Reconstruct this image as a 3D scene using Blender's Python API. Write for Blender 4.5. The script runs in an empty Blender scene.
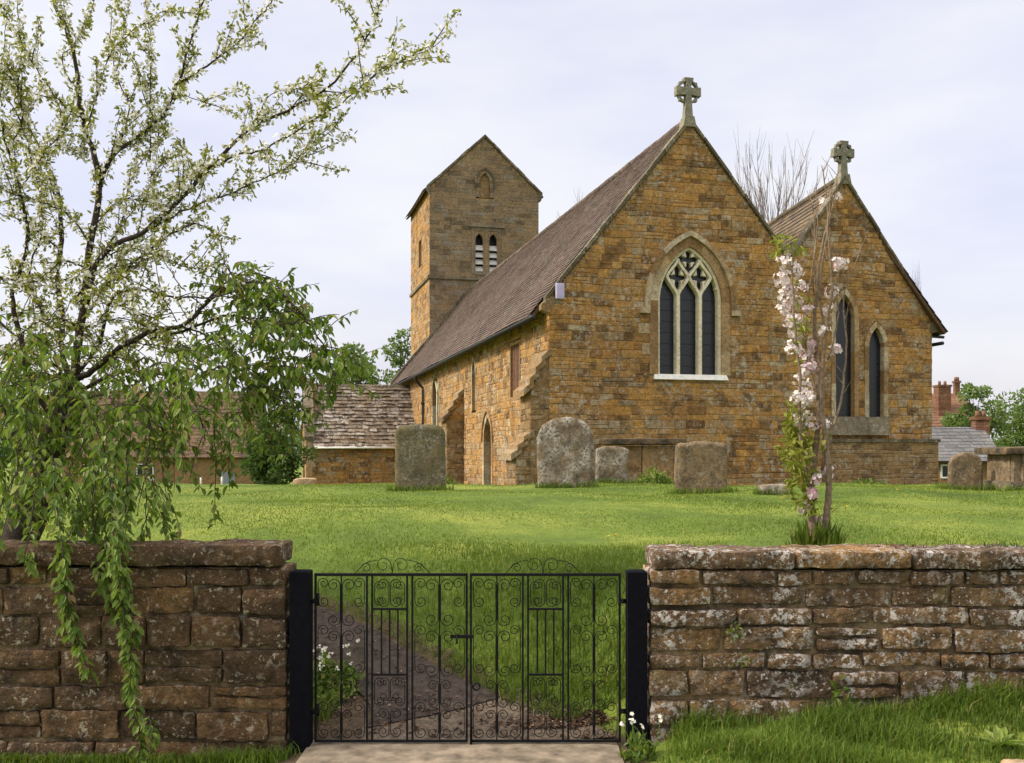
import bpy, math, random
import numpy as np
from mathutils import Vector, noise

random.seed(7)
rng = np.random.default_rng(11)
S = bpy.context.scene
COL = S.collection
R = math.radians

# ------------------------------------------------------------------ camera
EYE = 1.7
F = 1024.0
HZ = 450.0
cam_d = bpy.data.cameras.new('camera')
cam = bpy.data.objects.new('camera', cam_d)
COL.objects.link(cam)
cam.location = (0, 0, EYE)
cam.rotation_euler = (R(90), 0, 0)
cam_d.sensor_width = 36.0
cam_d.lens = 36.0
cam_d.shift_y = (HZ - 381.5) / 1024.0
cam_d.clip_start = 0.05
cam_d.clip_end = 3000
S.camera = cam

# ------------------------------------------------------------------ light
SUN = Vector((-0.82, -0.12, 0.62)).normalized()
sun_el = math.asin(SUN.z)
sun_az = math.atan2(SUN.x, SUN.y)
W = bpy.data.worlds.new('World')
S.world = W
W.use_nodes = True
nt = W.node_tree
nt.nodes.clear()
wo = nt.nodes.new('ShaderNodeOutputWorld')
sky = nt.nodes.new('ShaderNodeTexSky')
sky.sky_type = 'NISHITA'
sky.sun_disc = False
sky.sun_elevation = sun_el
sky.sun_rotation = sun_az
sky.dust_density = 4.0
bg1 = nt.nodes.new('ShaderNodeBackground')
bg1.inputs['Strength'].default_value = 0.05
nt.links.new(sky.outputs[0], bg1.inputs['Color'])
tc = nt.nodes.new('ShaderNodeTexCoord')
sx = nt.nodes.new('ShaderNodeSeparateXYZ')
nt.links.new(tc.outputs['Generated'], sx.inputs[0])
# overcast veil: colour from soft clouds, brighter towards the zenith as an overcast sky is
mp = nt.nodes.new('ShaderNodeMapping')
mp.inputs['Scale'].default_value = (1.0, 1.0, 3.2)
nt.links.new(tc.outputs['Generated'], mp.inputs[0])
nz = nt.nodes.new('ShaderNodeTexNoise')
nz.inputs['Scale'].default_value = 2.3
nz.inputs['Detail'].default_value = 5
nz.inputs['Roughness'].default_value = 0.5
nt.links.new(mp.outputs[0], nz.inputs['Vector'])
cr = nt.nodes.new('ShaderNodeValToRGB')
cr.color_ramp.elements[0].position = 0.40
cr.color_ramp.elements[0].color = (0.81, 0.80, 0.965, 1)
cr.color_ramp.elements[1].position = 0.62
cr.color_ramp.elements[1].color = (1.03, 1.0, 1.02, 1)
nt.links.new(nz.outputs['Fac'], cr.inputs[0])
mr = nt.nodes.new('ShaderNodeMapRange')
mr.interpolation_type = 'SMOOTHSTEP'
mr.inputs['From Min'].default_value = 0.40
mr.inputs['From Max'].default_value = 0.85
mr.inputs['To Min'].default_value = 0.66
mr.inputs['To Max'].default_value = 1.75
nt.links.new(sx.outputs['Z'], mr.inputs['Value'])
bg2 = nt.nodes.new('ShaderNodeBackground')
wm = nt.nodes.new('ShaderNodeMix'); wm.data_type = 'RGBA'      # the veil is warmer and whiter high up, round the hidden sun
wr = nt.nodes.new('ShaderNodeMapRange'); wr.interpolation_type = 'SMOOTHSTEP'
wr.inputs['From Min'].default_value = 0.42; wr.inputs['From Max'].default_value = 0.75
nt.links.new(sx.outputs['Z'], wr.inputs['Value'])
nt.links.new(wr.outputs[0], wm.inputs[0])
nt.links.new(cr.outputs[0], wm.inputs[6])
wm.inputs[7].default_value = (1.0, 0.955, 0.87, 1)
nt.links.new(wm.outputs[2], bg2.inputs['Color'])
nt.links.new(mr.outputs[0], bg2.inputs['Strength'])
ad = nt.nodes.new('ShaderNodeAddShader')
nt.links.new(bg1.outputs[0], ad.inputs[0])
nt.links.new(bg2.outputs[0], ad.inputs[1])
nt.links.new(ad.outputs[0], wo.inputs[0])

sl = bpy.data.lights.new('sun', 'SUN')
sl.energy = 3.7
sl.angle = R(9)
sl.color = (1.0, 0.93, 0.80)
so = bpy.data.objects.new('sun', sl)
COL.objects.link(so)
so.rotation_euler = (-SUN).to_track_quat('-Z', 'Y').to_euler()
so.location = (-20, -5, 25)

S.view_settings.view_transform = 'Standard'
S.view_settings.look = 'None'
S.view_settings.exposure = 0.24
S.view_settings.gamma = 1.0
S.view_settings.use_curve_mapping = False

# ------------------------------------------------------------------ helpers
def px(x, y, Y):
    return Vector(((x - 512.0) / F * Y, Y, EYE + (HZ - y) / F * Y))

def sstep(a, b, x):
    t = np.clip((x - a) / (b - a), 0, 1)
    return t * t * (3 - 2 * t)

class MB:
    """collects geometry for one mesh object; every face carries a random number 'rnd'"""
    def __init__(self):
        self.v = []; self.f = []; self.r = []; self.sm = []
    def face(self, pts, r=0.5, sm=False):
        i = len(self.v)
        self.v.extend([tuple(p) for p in pts])
        self.f.append(tuple(range(i, i + len(pts))))
        self.r.append(r); self.sm.append(sm)
    def add(self, vs, fs, r=0.5, sm=False):
        i = len(self.v)
        self.v.extend([tuple(p) for p in vs])
        for f in fs:
            self.f.append(tuple(i + k for k in f)); self.r.append(r); self.sm.append(sm)
    def box(self, a, b, r=0.5, bev=0.0):
        x0, y0, z0 = a; x1, y1, z1 = b
        vs = [(x0,y0,z0),(x1,y0,z0),(x1,y1,z0),(x0,y1,z0),(x0,y0,z1),(x1,y0,z1),(x1,y1,z1),(x0,y1,z1)]
        self.add(vs, [(0,3,2,1),(4,5,6,7),(0,1,5,4),(1,2,6,5),(2,3,7,6),(3,0,4,7)], r)
    def prism(self, poly, place, o0, o1, r=0.5):
        """poly: list of (x,z); place(x,z,out) -> 3D; closed solid between out o0 (back) and o1 (front)"""
        n = len(poly)
        vs = [place(x, z, o1) for x, z in poly] + [place(x, z, o0) for x, z in poly]
        fs = [tuple(range(n)), tuple(range(2*n-1, n-1, -1))]
        for i in range(n):
            j = (i + 1) % n
            fs.append((i, n + i, n + j, j))
        self.add(vs, fs, r)
    def tube(self, pts, rad, sides=6, r=0.5, cap=True):
        pts = [Vector(p) for p in pts]
        n = len(pts)
        if n < 2: return
        vs = []
        ref = Vector((0.31, 0.17, 0.93)) if abs((pts[-1]-pts[0]).normalized().z) < 0.8 else Vector((1, 0.1, 0))
        for i, p in enumerate(pts):
            t = (pts[min(i+1, n-1)] - pts[max(i-1, 0)])
            if t.length < 1e-9: t = Vector((0, 0, 1))
            t.normalize()
            a = t.cross(ref)
            if a.length < 1e-4: a = t.cross(Vector((0, 1, 0)))
            a.normalize(); b = t.cross(a)
            q = rad[i] if hasattr(rad, '__len__') else rad
            for k in range(sides):
                an = 2 * math.pi * k / sides
                vs.append(p + a * (q * math.cos(an)) + b * (q * math.sin(an)))
        fs = []
        for i in range(n - 1):
            for k in range(sides):
                k2 = (k + 1) % sides
                fs.append((i*sides+k, i*sides+k2, (i+1)*sides+k2, (i+1)*sides+k))
        if cap:
            fs.append(tuple(range(sides-1, -1, -1)))
            fs.append(tuple((n-1)*sides + k for k in range(sides)))
        self.add(vs, fs, r, sides > 4)
    def rock(self, c, size, rad=0.02, seg=0.05, amp=0.01, fs=6.0, r=0.5, seed=0.0):
        """rounded, noise-displaced block"""
        hx, hy, hz = size[0]/2, size[1]/2, size[2]/2
        rad = min(rad, hx*0.9, hy*0.9, hz*0.9)
        c = Vector(c)
        H = (hx, hy, hz)
        for ax in range(3):
            u, w = (ax + 1) % 3, (ax + 2) % 3
            nu = max(2, int(2*H[u]/seg)); nw = max(2, int(2*H[w]/seg))
            for sg in (-1, 1):
                vs = []
                for i in range(nu + 1):
                    for j in range(nw + 1):
                        p = [0, 0, 0]
                        p[ax] = sg * H[ax]
                        # ease samples to the edges so the rounding is resolved
                        p[u] = -math.cos(math.pi * i / nu) * H[u] if nu < 4 else H[u]*(2*i/nu-1)
                        p[w] = -math.cos(math.pi * j / nw) * H[w] if nw < 4 else H[w]*(2*j/nw-1)
                        q = Vector([max(-H[k]+rad, min(H[k]-rad, p[k])) for k in range(3)])
                        d = Vector(p) - q
                        if d.length > 1e-9: d.normalize()
                        P = q + d * rad
                        wp = (P + c) * fs + Vector((seed*7.13, seed*3.7, seed*5.1))
                        P = P + d * (amp * (noise.noise(wp) + 0.5*noise.noise(wp*2.7)))
                        vs.append(P + c)
                fc = []
                for i in range(nu):
                    for j in range(nw):
                        a = i*(nw+1)+j
                        q4 = (a, a+nw+1, a+nw+2, a+1)
                        fc.append(q4 if sg > 0 else q4[::-1])
                self.add(vs, fc, r, True)
    def build(self, name, mat, parent=None, smooth=None):
        me = bpy.data.meshes.new(name)
        me.from_pydata(self.v, [], self.f)
        at = me.attributes.new('rnd', 'FLOAT', 'FACE')
        at.data.foreach_set('value', np.array(self.r, dtype=np.float32))
        sm = self.sm if smooth is None else [smooth]*len(self.f)
        me.polygons.foreach_set('use_smooth', np.array(sm, dtype=bool))
        me.materials.append(mat)
        me.update()
        o = bpy.data.objects.new(name, me)
        COL.objects.link(o)
        if parent: o.parent = parent
        return o

def np_mesh(name, V, Q, rnd, mat, parent=None, smooth=False, tri=None):
    """fast mesh from arrays: V (n,3), Q (m,4) quads and/or tri (k,3)"""
    me = bpy.data.meshes.new(name)
    nq = 0 if Q is None else len(Q); nt_ = 0 if tri is None else len(tri)
    me.vertices.add(len(V)); me.vertices.foreach_set('co', np.asarray(V, np.float32).ravel())
    loops = []
    if nq: loops.append(np.asarray(Q, np.int32).ravel())
    if nt_: loops.append(np.asarray(tri, np.int32).ravel())
    loops = np.concatenate(loops)
    me.loops.add(len(loops)); me.loops.foreach_set('vertex_index', loops)
    me.polygons.add(nq + nt_)
    st = np.concatenate([np.arange(nq)*4, nq*4 + np.arange(nt_)*3]).astype(np.int32)
    me.polygons.foreach_set('loop_start', st)
    me.polygons.foreach_set('use_smooth', np.full(nq + nt_, smooth, dtype=bool))
    me.update(calc_edges=True)
    at = me.attributes.new('rnd', 'FLOAT', 'FACE')
    at.data.foreach_set('value', np.asarray(rnd, np.float32))
    me.materials.append(mat)
    o = bpy.data.objects.new(name, me)
    COL.objects.link(o)
    if parent: o.parent = parent
    return o

def tag(o, label=None, cat=None, group=None, kind=None):
    if label: o['label'] = label
    if cat: o['category'] = cat
    if group: o['group'] = group
    if kind: o['kind'] = kind
    return o

def thing(name, label, cat, loc=(0, 0, 0), rz=0.0, group=None):
    o = bpy.data.objects.new(name, None)
    o.empty_display_size = 0.2
    COL.objects.link(o)
    o.location = loc; o.rotation_euler = (0, 0, rz)
    return tag(o, label, cat, group)

def settle(root):
    """children were built in world space: make them keep their place under the root"""
    m = root.matrix_basis.inverted()
    for c in root.children:
        c.matrix_parent_inverse = m

def smooth_path(pts, n=6):
    pts = [Vector(p) for p in pts]
    out = []
    for i in range(len(pts)-1):
        p0 = pts[max(i-1, 0)]; p1 = pts[i]; p2 = pts[i+1]; p3 = pts[min(i+2, len(pts)-1)]
        for k in range(n):
            t = k / n
            out.append(0.5*((2*p1) + (p2-p0)*t + (2*p0-5*p1+4*p2-p3)*t*t + (3*p1-p0-3*p2+p3)*t*t*t))
    out.append(pts[-1])
    return out

# ------------------------------------------------------------------ materials
def new_mat(name):
    m = bpy.data.materials.new(name)
    m.use_nodes = True
    t = m.node_tree
    b = t.nodes['Principled BSDF']
    b.inputs['Specular IOR Level'].default_value = 0.25
    return m, t, b

def ramp(t, fac, stops):
    n = t.nodes.new('ShaderNodeValToRGB')
    e = n.color_ramp.elements
    while len(e) < len(stops): e.new(0.5)
    for i, (p, c) in enumerate(stops):
        e[i].position = p
        e[i].color = (*c, 1) if len(c) == 3 else c
    t.links.new(fac, n.inputs[0])
    return n.outputs[0]

def tnoise(t, scale, detail=4, rough=0.55, vec=None, stretch=None, off=0.0):
    n = t.nodes.new('ShaderNodeTexNoise')
    n.inputs['Scale'].default_value = scale
    n.inputs['Detail'].default_value = detail
    n.inputs['Roughness'].default_value = rough
    if vec is None:
        g = t.nodes.new('ShaderNodeNewGeometry'); vec = g.outputs['Position']
    m = t.nodes.new('ShaderNodeMapping')
    if stretch: m.inputs['Scale'].default_value = stretch
    m.inputs['Location'].default_value = (off, off*1.7, off*0.6)
    t.links.new(vec, m.inputs[0])
    t.links.new(m.outputs[0], n.inputs['Vector'])
    return n.outputs['Fac']

def mix(t, fac, a, b, mode='MIX'):
    n = t.nodes.new('ShaderNodeMix')
    n.data_type = 'RGBA'; n.blend_type = mode
    for sock, val in ((n.inputs[0], fac), (n.inputs[6], a), (n.inputs[7], b)):
        if hasattr(val, 'is_linked'): t.links.new(val, sock)
        elif isinstance(val, (int, float)): sock.default_value = val
        else: sock.default_value = (*val, 1)
    return n.outputs[2]

def attr(t, name='rnd'):
    a = t.nodes.new('ShaderNodeAttribute'); a.attribute_name = name
    return a.outputs['Fac']

def math_n(t, op, a, b=None, c=None):
    n = t.nodes.new('ShaderNodeMath'); n.operation = op
    for i, v in enumerate((a, b, c)):
        if v is None: continue
        if hasattr(v, 'is_linked'): t.links.new(v, n.inputs[i])
        else: n.inputs[i].default_value = v
    return n.outputs[0]

def thr(t, fac, lo, hi):
    return ramp(t, fac, [(lo, (0, 0, 0)), (hi, (1, 1, 1))])

def bump(t, b, h, dist=0.02, strength=1.0):
    n = t.nodes.new('ShaderNodeBump')
    n.inputs['Distance'].default_value = dist
    n.inputs['Strength'].default_value = strength
    t.links.new(h, n.inputs['Height'])
    t.links.new(n.outputs[0], b.inputs['Normal'])

def stone_mat(name, stops, blotch=((0.30, 0.20, 0.10), 0.25), lichen=((0.42, 0.40, 0.36), 0.58, 0.70, 14.0, 0.7),
              dark=((0.05, 0.04, 0.03), 0.6, 0.75, 3.0, 0.5), moss=None, scale=1.0, bd=0.02, speck=None):
    m, t, b = new_mat(name)
    c = ramp(t, attr(t), stops)
    # mottling inside each stone; the fine layer also paints shade into bump pits
    c = mix(t, math_n(t, 'MULTIPLY', thr(t, tnoise(t, 5.0*scale, 5, 0.65), 0.38, 0.66), blotch[1]*2), c, blotch[0])
    fine = tnoise(t, 32*scale, 4, 0.7)
    c = mix(t, 0.8, c, ramp(t, fine, [(0.28, (0.24, 0.23, 0.22)), (0.72, (0.76, 0.76, 0.76))]), 'OVERLAY')
    c = mix(t, 0.75, c, ramp(t, tnoise(t, 12*scale, 5, 0.7, off=31.0), [(0.30, (0.26, 0.25, 0.24)), (0.70, (0.74, 0.73, 0.72))]), 'OVERLAY')
    c = mix(t, 0.6, c, ramp(t, tnoise(t, 1.3*scale, 4, 0.6, off=41.0), [(0.30, (0.34, 0.33, 0.34)), (0.52, (0.5, 0.5, 0.5)), (0.72, (0.64, 0.58, 0.48))]), 'OVERLAY')
    if dark:
        c = mix(t, math_n(t, 'MULTIPLY', thr(t, tnoise(t, dark[3]*scale, 6, 0.6, off=5.0), dark[1], dark[2]), dark[4]), c, dark[0])
    if lichen:
        big = thr(t, tnoise(t, lichen[3]*0.16, 3, 0.5, off=9.0), 0.40, 0.62)
        l = thr(t, tnoise(t, lichen[3], 5, 0.7, off=2.0), lichen[1], lichen[2])
        c = mix(t, math_n(t, 'MULTIPLY', math_n(t, 'MULTIPLY', l, big), lichen[4]), c, lichen[0])
    if speck:
        l = thr(t, tnoise(t, speck[3], 2, 0.5, off=13.0), speck[1], speck[2])
        c = mix(t, math_n(t, 'MULTIPLY', l, speck[4]), c, speck[0])
    if moss:
        l = thr(t, tnoise(t, moss[3], 5, 0.65, off=21.0), moss[1], moss[2])
        c = mix(t, math_n(t, 'MULTIPLY', l, moss[4]), c, moss[0])
    t.links.new(c, b.inputs['Base Color'])
    b.inputs['Roughness'].default_value = 0.92
    h = math_n(t, 'ADD', tnoise(t, 9*scale, 6, 0.7), math_n(t, 'MULTIPLY', fine, 0.5))
    bump(t, b, h, bd, 0.9)
    return m

IRON = [(0.0, (0.12, 0.062, 0.026)), (0.16, (0.21, 0.108, 0.038)), (0.34, (0.36, 0.185, 0.052)), (0.52, (0.44, 0.24, 0.068)),
        (0.66, (0.33, 0.20, 0.085)), (0.80, (0.28, 0.205, 0.125)), (1.0, (0.44, 0.35, 0.23))]
M_iron = stone_mat('ironstone', IRON, blotch=((0.22, 0.135, 0.055), 0.28), lichen=((0.44, 0.40, 0.33), 0.51, 0.60, 8.0, 0.75),
                   dark=((0.06, 0.038, 0.022), 0.54, 0.68, 2.6, 0.7), speck=((0.44, 0.41, 0.36), 0.66, 0.72, 13.0, 0.6), bd=0.04)
M_iron_low = stone_mat('ironstone_weathered', [(0, (0.08, 0.05, 0.028)), (0.35, (0.19, 0.115, 0.05)), (0.7, (0.24, 0.155, 0.07)), (1, (0.25, 0.19, 0.12))],
                   lichen=((0.40, 0.37, 0.31), 0.52, 0.64, 7.0, 0.7), bd=0.03)
M_tower = stone_mat('tower_stone', [(0, (0.11, 0.08, 0.05)), (0.3, (0.20, 0.145, 0.088)), (0.55, (0.27, 0.185, 0.10)), (0.8, (0.21, 0.175, 0.13)), (1, (0.26, 0.22, 0.17))],
                    blotch=((0.20, 0.16, 0.10), 0.3), lichen=((0.34, 0.31, 0.26), 0.55, 0.7, 5.0, 0.6), dark=((0.06, 0.05, 0.035), 0.52, 0.75, 1.2, 0.6), bd=0.03)
M_mortar = stone_mat('mortar', [(0, (0.30, 0.19, 0.085)), (1, (0.34, 0.23, 0.115))], lichen=None, dark=((0.10, 0.065, 0.035), 0.45, 0.7, 3, 0.6))
M_ash = stone_mat('dressed_stone', [(0, (0.20, 0.115, 0.05)), (0.3, (0.30, 0.18, 0.08)), (0.5, (0.38, 0.28, 0.16)), (0.75, (0.40, 0.33, 0.23)), (1, (0.52, 0.45, 0.33))],
                  blotch=((0.26, 0.18, 0.10), 0.3), lichen=((0.40, 0.37, 0.31), 0.56, 0.66, 8, 0.5), bd=0.02)
M_slab = stone_mat('dark_ledger_stone', [(0, (0.03, 0.027, 0.022)), (1, (0.05, 0.044, 0.036))], lichen=((0.22, 0.21, 0.17), 0.56, 0.66, 9, 0.5), bd=0.01)
M_cream = stone_mat('cream_tracery_stone', [(0, (0.60, 0.55, 0.42)), (1, (0.66, 0.61, 0.48))], blotch=((0.50, 0.44, 0.31), 0.15), lichen=None, dark=None, bd=0.006)
M_cope = stone_mat('coping_stone', [(0, (0.085, 0.070, 0.045)), (0.5, (0.14, 0.115, 0.078)), (1, (0.21, 0.175, 0.125))],
                   blotch=((0.09, 0.08, 0.045), 0.3), lichen=((0.40, 0.37, 0.31), 0.53, 0.62, 9, 0.7), bd=0.02)
M_cross = stone_mat('cross_stone', [(0, (0.20, 0.19, 0.15)), (1, (0.24, 0.225, 0.18))], blotch=((0.15, 0.15, 0.10), 0.3),
                    lichen=((0.36, 0.35, 0.30), 0.55, 0.65, 12, 0.6), bd=0.01)
M_tile = stone_mat('plain_clay_tile', [(0, (0.070, 0.048, 0.042)), (0.4, (0.108, 0.072, 0.061)), (0.75, (0.138, 0.095, 0.078)), (1, (0.18, 0.145, 0.12))],
                   blotch=((0.11, 0.085, 0.073), 0.3), lichen=((0.30, 0.28, 0.23), 0.53, 0.64, 8, 0.6), dark=((0.05, 0.035, 0.03), 0.5, 0.72, 0.9, 0.6), moss=((0.09, 0.085, 0.045), 0.56, 0.70, 1.6, 0.5), bd=0.01)
M_slate_stone = stone_mat('stone_slate', [(0, (0.045, 0.036, 0.03)), (0.5, (0.10, 0.08, 0.068)), (0.8, (0.17, 0.145, 0.125)), (1, (0.30, 0.275, 0.25))],
                   lichen=((0.42, 0.395, 0.36), 0.5, 0.57, 6, 0.8), bd=0.02)
M_chapel_slate = stone_mat('dull_stone_slate', [(0, (0.05, 0.042, 0.034)), (0.5, (0.09, 0.075, 0.06)), (1, (0.15, 0.13, 0.105))], lichen=((0.26, 0.24, 0.2), 0.55, 0.65, 6, 0.5), bd=0.02)
M_grave_a = stone_mat('headstone_stone', [(0, (0.15, 0.118, 0.066)), (1, (0.15, 0.118, 0.066))], blotch=((0.10, 0.09, 0.055), 0.4),
                   lichen=((0.36, 0.34, 0.28), 0.50, 0.60, 22, 0.65), dark=((0.06, 0.05, 0.035), 0.5, 0.7, 6, 0.6), moss=((0.12, 0.12, 0.04), 0.5, 0.7, 4, 0.4), bd=0.012)
M_grave_b = stone_mat('lichened_headstone_stone', [(0, (0.165, 0.122, 0.078)), (1, (0.165, 0.122, 0.078))], blotch=((0.12, 0.10, 0.075), 0.4),
                   lichen=((0.42, 0.39, 0.34), 0.44, 0.54, 24, 0.8), dark=((0.06, 0.05, 0.04), 0.54, 0.7, 6, 0.5), bd=0.015)
M_grave_c = stone_mat('brown_headstone_stone', [(0, (0.19, 0.135, 0.075)), (1, (0.19, 0.135, 0.075))], blotch=((0.11, 0.08, 0.05), 0.4),
                   lichen=((0.34, 0.30, 0.24), 0.50, 0.62, 24, 0.65), dark=((0.07, 0.05, 0.035), 0.5, 0.7, 7, 0.5), bd=0.012)
M_wallR = stone_mat('lane_wall_stone', [(0, (0.065, 0.040, 0.025)), (0.3, (0.13, 0.078, 0.040)), (0.6, (0.185, 0.112, 0.052)), (0.85, (0.245, 0.14, 0.054)), (0.93, (0.42, 0.23, 0.052)), (1, (0.45, 0.25, 0.06))],
                   blotch=((0.11, 0.072, 0.042), 0.4), lichen=((0.50, 0.46, 0.43), 0.515, 0.56, 27, 0.92),
                   dark=((0.022, 0.016, 0.012), 0.53, 0.65, 9, 0.75), moss=((0.14, 0.11, 0.035), 0.57, 0.70, 5, 0.5), speck=((0.48, 0.44, 0.40), 0.63, 0.675, 48, 0.8), bd=0.05)
M_wallL = stone_mat('shaded_lane_wall_stone', [(0, (0.05, 0.030, 0.017)), (0.35, (0.095, 0.055, 0.028)), (0.7, (0.145, 0.082, 0.037)), (0.92, (0.21, 0.115, 0.042)), (1, (0.38, 0.20, 0.045))],  # darker copy of the lane stone, with the cherry's shade in its colours
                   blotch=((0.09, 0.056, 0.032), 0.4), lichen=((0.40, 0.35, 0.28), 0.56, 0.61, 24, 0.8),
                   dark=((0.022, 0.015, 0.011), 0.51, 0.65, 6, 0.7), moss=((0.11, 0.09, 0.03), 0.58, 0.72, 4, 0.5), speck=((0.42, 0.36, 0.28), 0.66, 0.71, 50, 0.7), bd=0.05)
M_wmortar = stone_mat('lane_wall_mortar', [(0, (0.20, 0.15, 0.09)), (1, (0.22, 0.165, 0.10))], lichen=((0.36, 0.32, 0.26), 0.55, 0.65, 12, 0.6), dark=((0.03, 0.022, 0.015), 0.46, 0.60, 3, 0.85), bd=0.03)
M_brick = stone_mat('red_brick', [(0, (0.10, 0.042, 0.030)), (0.5, (0.155, 0.060, 0.042)), (1, (0.19, 0.095, 0.068))], lichen=None, bd=0.01)
M_house = stone_mat('cottage_stone', [(0, (0.16, 0.10, 0.055)), (0.5, (0.24, 0.15, 0.075)), (1, (0.28, 0.19, 0.11))], bd=0.02)
M_htile = stone_mat('brown_roof_tile', [(0, (0.045, 0.030, 0.026)), (0.5, (0.066, 0.044, 0.037)), (1, (0.09, 0.064, 0.053))], lichen=None, bd=0.01)
M_hslate = stone_mat('grey_slate', [(0, (0.10, 0.10, 0.11)), (0.5, (0.145, 0.145, 0.155)), (1, (0.18, 0.18, 0.185))], blotch=((0.12, 0.12, 0.12), .3), lichen=None, bd=0.01)
M_rtile = stone_mat('red_roof_tile', [(0, (0.13, 0.06, 0.045)), (1, (0.18, 0.09, 0.065))], lichen=None, bd=0.01)
M_rubble = stone_mat('field_stone', [(0, (0.32, 0.22, 0.13)), (1, (0.36, 0.25, 0.15))], lichen=((0.45, 0.42, 0.36), 0.5, 0.62, 22, 0.6), bd=0.01)

def plain(name, col, rough=0.6, metal=0.0, spec=0.3, var=0.15, scale=20, bd=0.0):
    m, t, b = new_mat(name)
    n = tnoise(t, scale, 4, 0.6)
    lo = tuple(c*(1-var) for c in col); hi = tuple(min(1, c*(1+var)) for c in col)
    t.links.new(ramp(t, n, [(0.3, lo), (0.7, hi)]), b.inputs['Base Color'])
    b.inputs['Roughness'].default_value = rough
    b.inputs['Metallic'].default_value = metal
    b.inputs['Specular IOR Level'].default_value = spec
    if bd: bump(t, b, n, bd)
    return m
M_black = plain('black_painted_iron', (0.008, 0.008, 0.009), 0.7, 0, 0.12, 0.3, 60, 0.002)
M_post = plain('black_painted_post', (0.005, 0.005, 0.008), 0.85, 0, 0.06, 0.25, 30, 0.002)
M_glass = plain('dark_leaded_glass', (0.012, 0.014, 0.02), 0.25, 0, 0.5, 0.5, 25, 0.004)
M_white = plain('white_paint', (0.66, 0.64, 0.59), 0.6, 0, 0.3, 0.16, 9, 0.002)
M_lilac = plain('lilac_plastic', (0.42, 0.37, 0.55), 0.5, 0, 0.4, 0.06, 8)
M_wood = plain('old_oak', (0.085, 0.05, 0.028), 0.75, 0, 0.2, 0.4, 14, 0.006)
M_shutter = plain('brown_shutter', (0.12, 0.06, 0.035), 0.8, 0, 0.2, 0.4, 10, 0.006)
M_pipe = plain('black_pipe', (0.02, 0.02, 0.022), 0.5)
M_louvre = plain('pale_louvre', (0.46, 0.44, 0.42), 0.7, 0, 0.2, 0.15, 8)
M_concrete = plain('tan_concrete', (0.19, 0.15, 0.11), 0.92, 0, 0.2, 0.5, 9, 0.01)
M_tarmac = plain('old_tarmac', (0.052, 0.040, 0.034), 0.97, 0, 0.1, 0.5, 16, 0.012)
M_gravel = plain('gravelly_path', (0.13, 0.098, 0.072), 0.95, 0, 0.2, 0.55, 26, 0.015)
M_bark = plain('dark_bark', (0.055, 0.042, 0.036), 0.95, 0, 0.1, 0.45, 18, 0.012)
M_bark_g = plain('grey_brown_bark', (0.20, 0.145, 0.10), 0.95, 0, 0.1, 0.4, 30, 0.008)
M_twig = plain('bare_twig', (0.17, 0.14, 0.125), 0.95, 0, 0.1, 0.2, 10)
M_grey_door = plain('blue_grey_door', (0.22, 0.24, 0.27), 0.7)

def leaf_mat(name, stops, trans=0.4, tcol=(0.35, 0.45, 0.05), rough=0.5, nscale=0.0):
    m, t, b = new_mat(name)
    c = ramp(t, attr(t), stops)
    if nscale:
        c = mix(t, 0.7, c, ramp(t, tnoise(t, nscale, 3, 0.5), [(0.32, (0.30, 0.34, 0.30)), (0.5, (0.5, 0.5, 0.48)), (0.68, (0.74, 0.70, 0.62))]), 'OVERLAY')
    t.links.new(c, b.inputs['Base Color'])
    b.inputs['Roughness'].default_value = rough
    tr = t.nodes.new('ShaderNodeBsdfTranslucent')
    t.links.new(mix(t, 0.5, c, tcol), tr.inputs['Color'])
    ms = t.nodes.new('ShaderNodeMixShader')
    ms.inputs[0].default_value = trans
    t.links.new(b.outputs[0], ms.inputs[1]); t.links.new(tr.outputs[0], ms.inputs[2])
    t.links.new(ms.outputs[0], t.nodes['Material Output'].inputs[0])
    return m
M_leaf = leaf_mat('cherry_leaf', [(0, (0.032, 0.065, 0.012)), (0.35, (0.085, 0.145, 0.024)), (0.7, (0.18, 0.24, 0.045)), (0.9, (0.31, 0.335, 0.11)), (1, (0.30, 0.20, 0.09))], 0.38, (0.28, 0.42, 0.03))
M_newleaf = leaf_mat('young_leaf', [(0, (0.12, 0.15, 0.022)), (0.6, (0.23, 0.255, 0.035)), (1, (0.33, 0.30, 0.07))], 0.40, (0.36, 0.38, 0.03))
M_petal = leaf_mat('white_petal', [(0, (0.62, 0.60, 0.48)), (0.6, (0.75, 0.73, 0.66)), (1, (0.80, 0.76, 0.71))], 0.30, (0.8, 0.78, 0.62))
M_pink = leaf_mat('pale_pink_petal', [(0, (0.55, 0.30, 0.36)), (0.4, (0.68, 0.56, 0.57)), (1, (0.78, 0.74, 0.70))], 0.3, (0.8, 0.55, 0.6))
M_tree_d = leaf_mat('dark_tree_leaf', [(0, (0.03, 0.055, 0.014)), (0.6, (0.055, 0.10, 0.022)), (1, (0.10, 0.15, 0.04))], 0.3, (0.12, 0.22, 0.02))
M_tree_l = leaf_mat('light_tree_leaf', [(0, (0.07, 0.115, 0.03)), (0.6, (0.125, 0.19, 0.05)), (1, (0.20, 0.27, 0.10))], 0.35, (0.25, 0.36, 0.05))
M_grass = leaf_mat('grass_blade', [(0, (0.064, 0.105, 0.012)), (0.45, (0.118, 0.172, 0.022)), (0.82, (0.185, 0.232, 0.038)), (1, (0.34, 0.30, 0.10))], 0.32, (0.27, 0.37, 0.03), 0.6, 0.8)
M_grass_v = leaf_mat('verge_grass_blade', [(0, (0.048, 0.09, 0.010)), (0.5, (0.095, 0.155, 0.018)), (0.85, (0.15, 0.21, 0.028)), (1, (0.32, 0.26, 0.10))], 0.33, (0.28, 0.36, 0.03), 0.6, 1.6)
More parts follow.
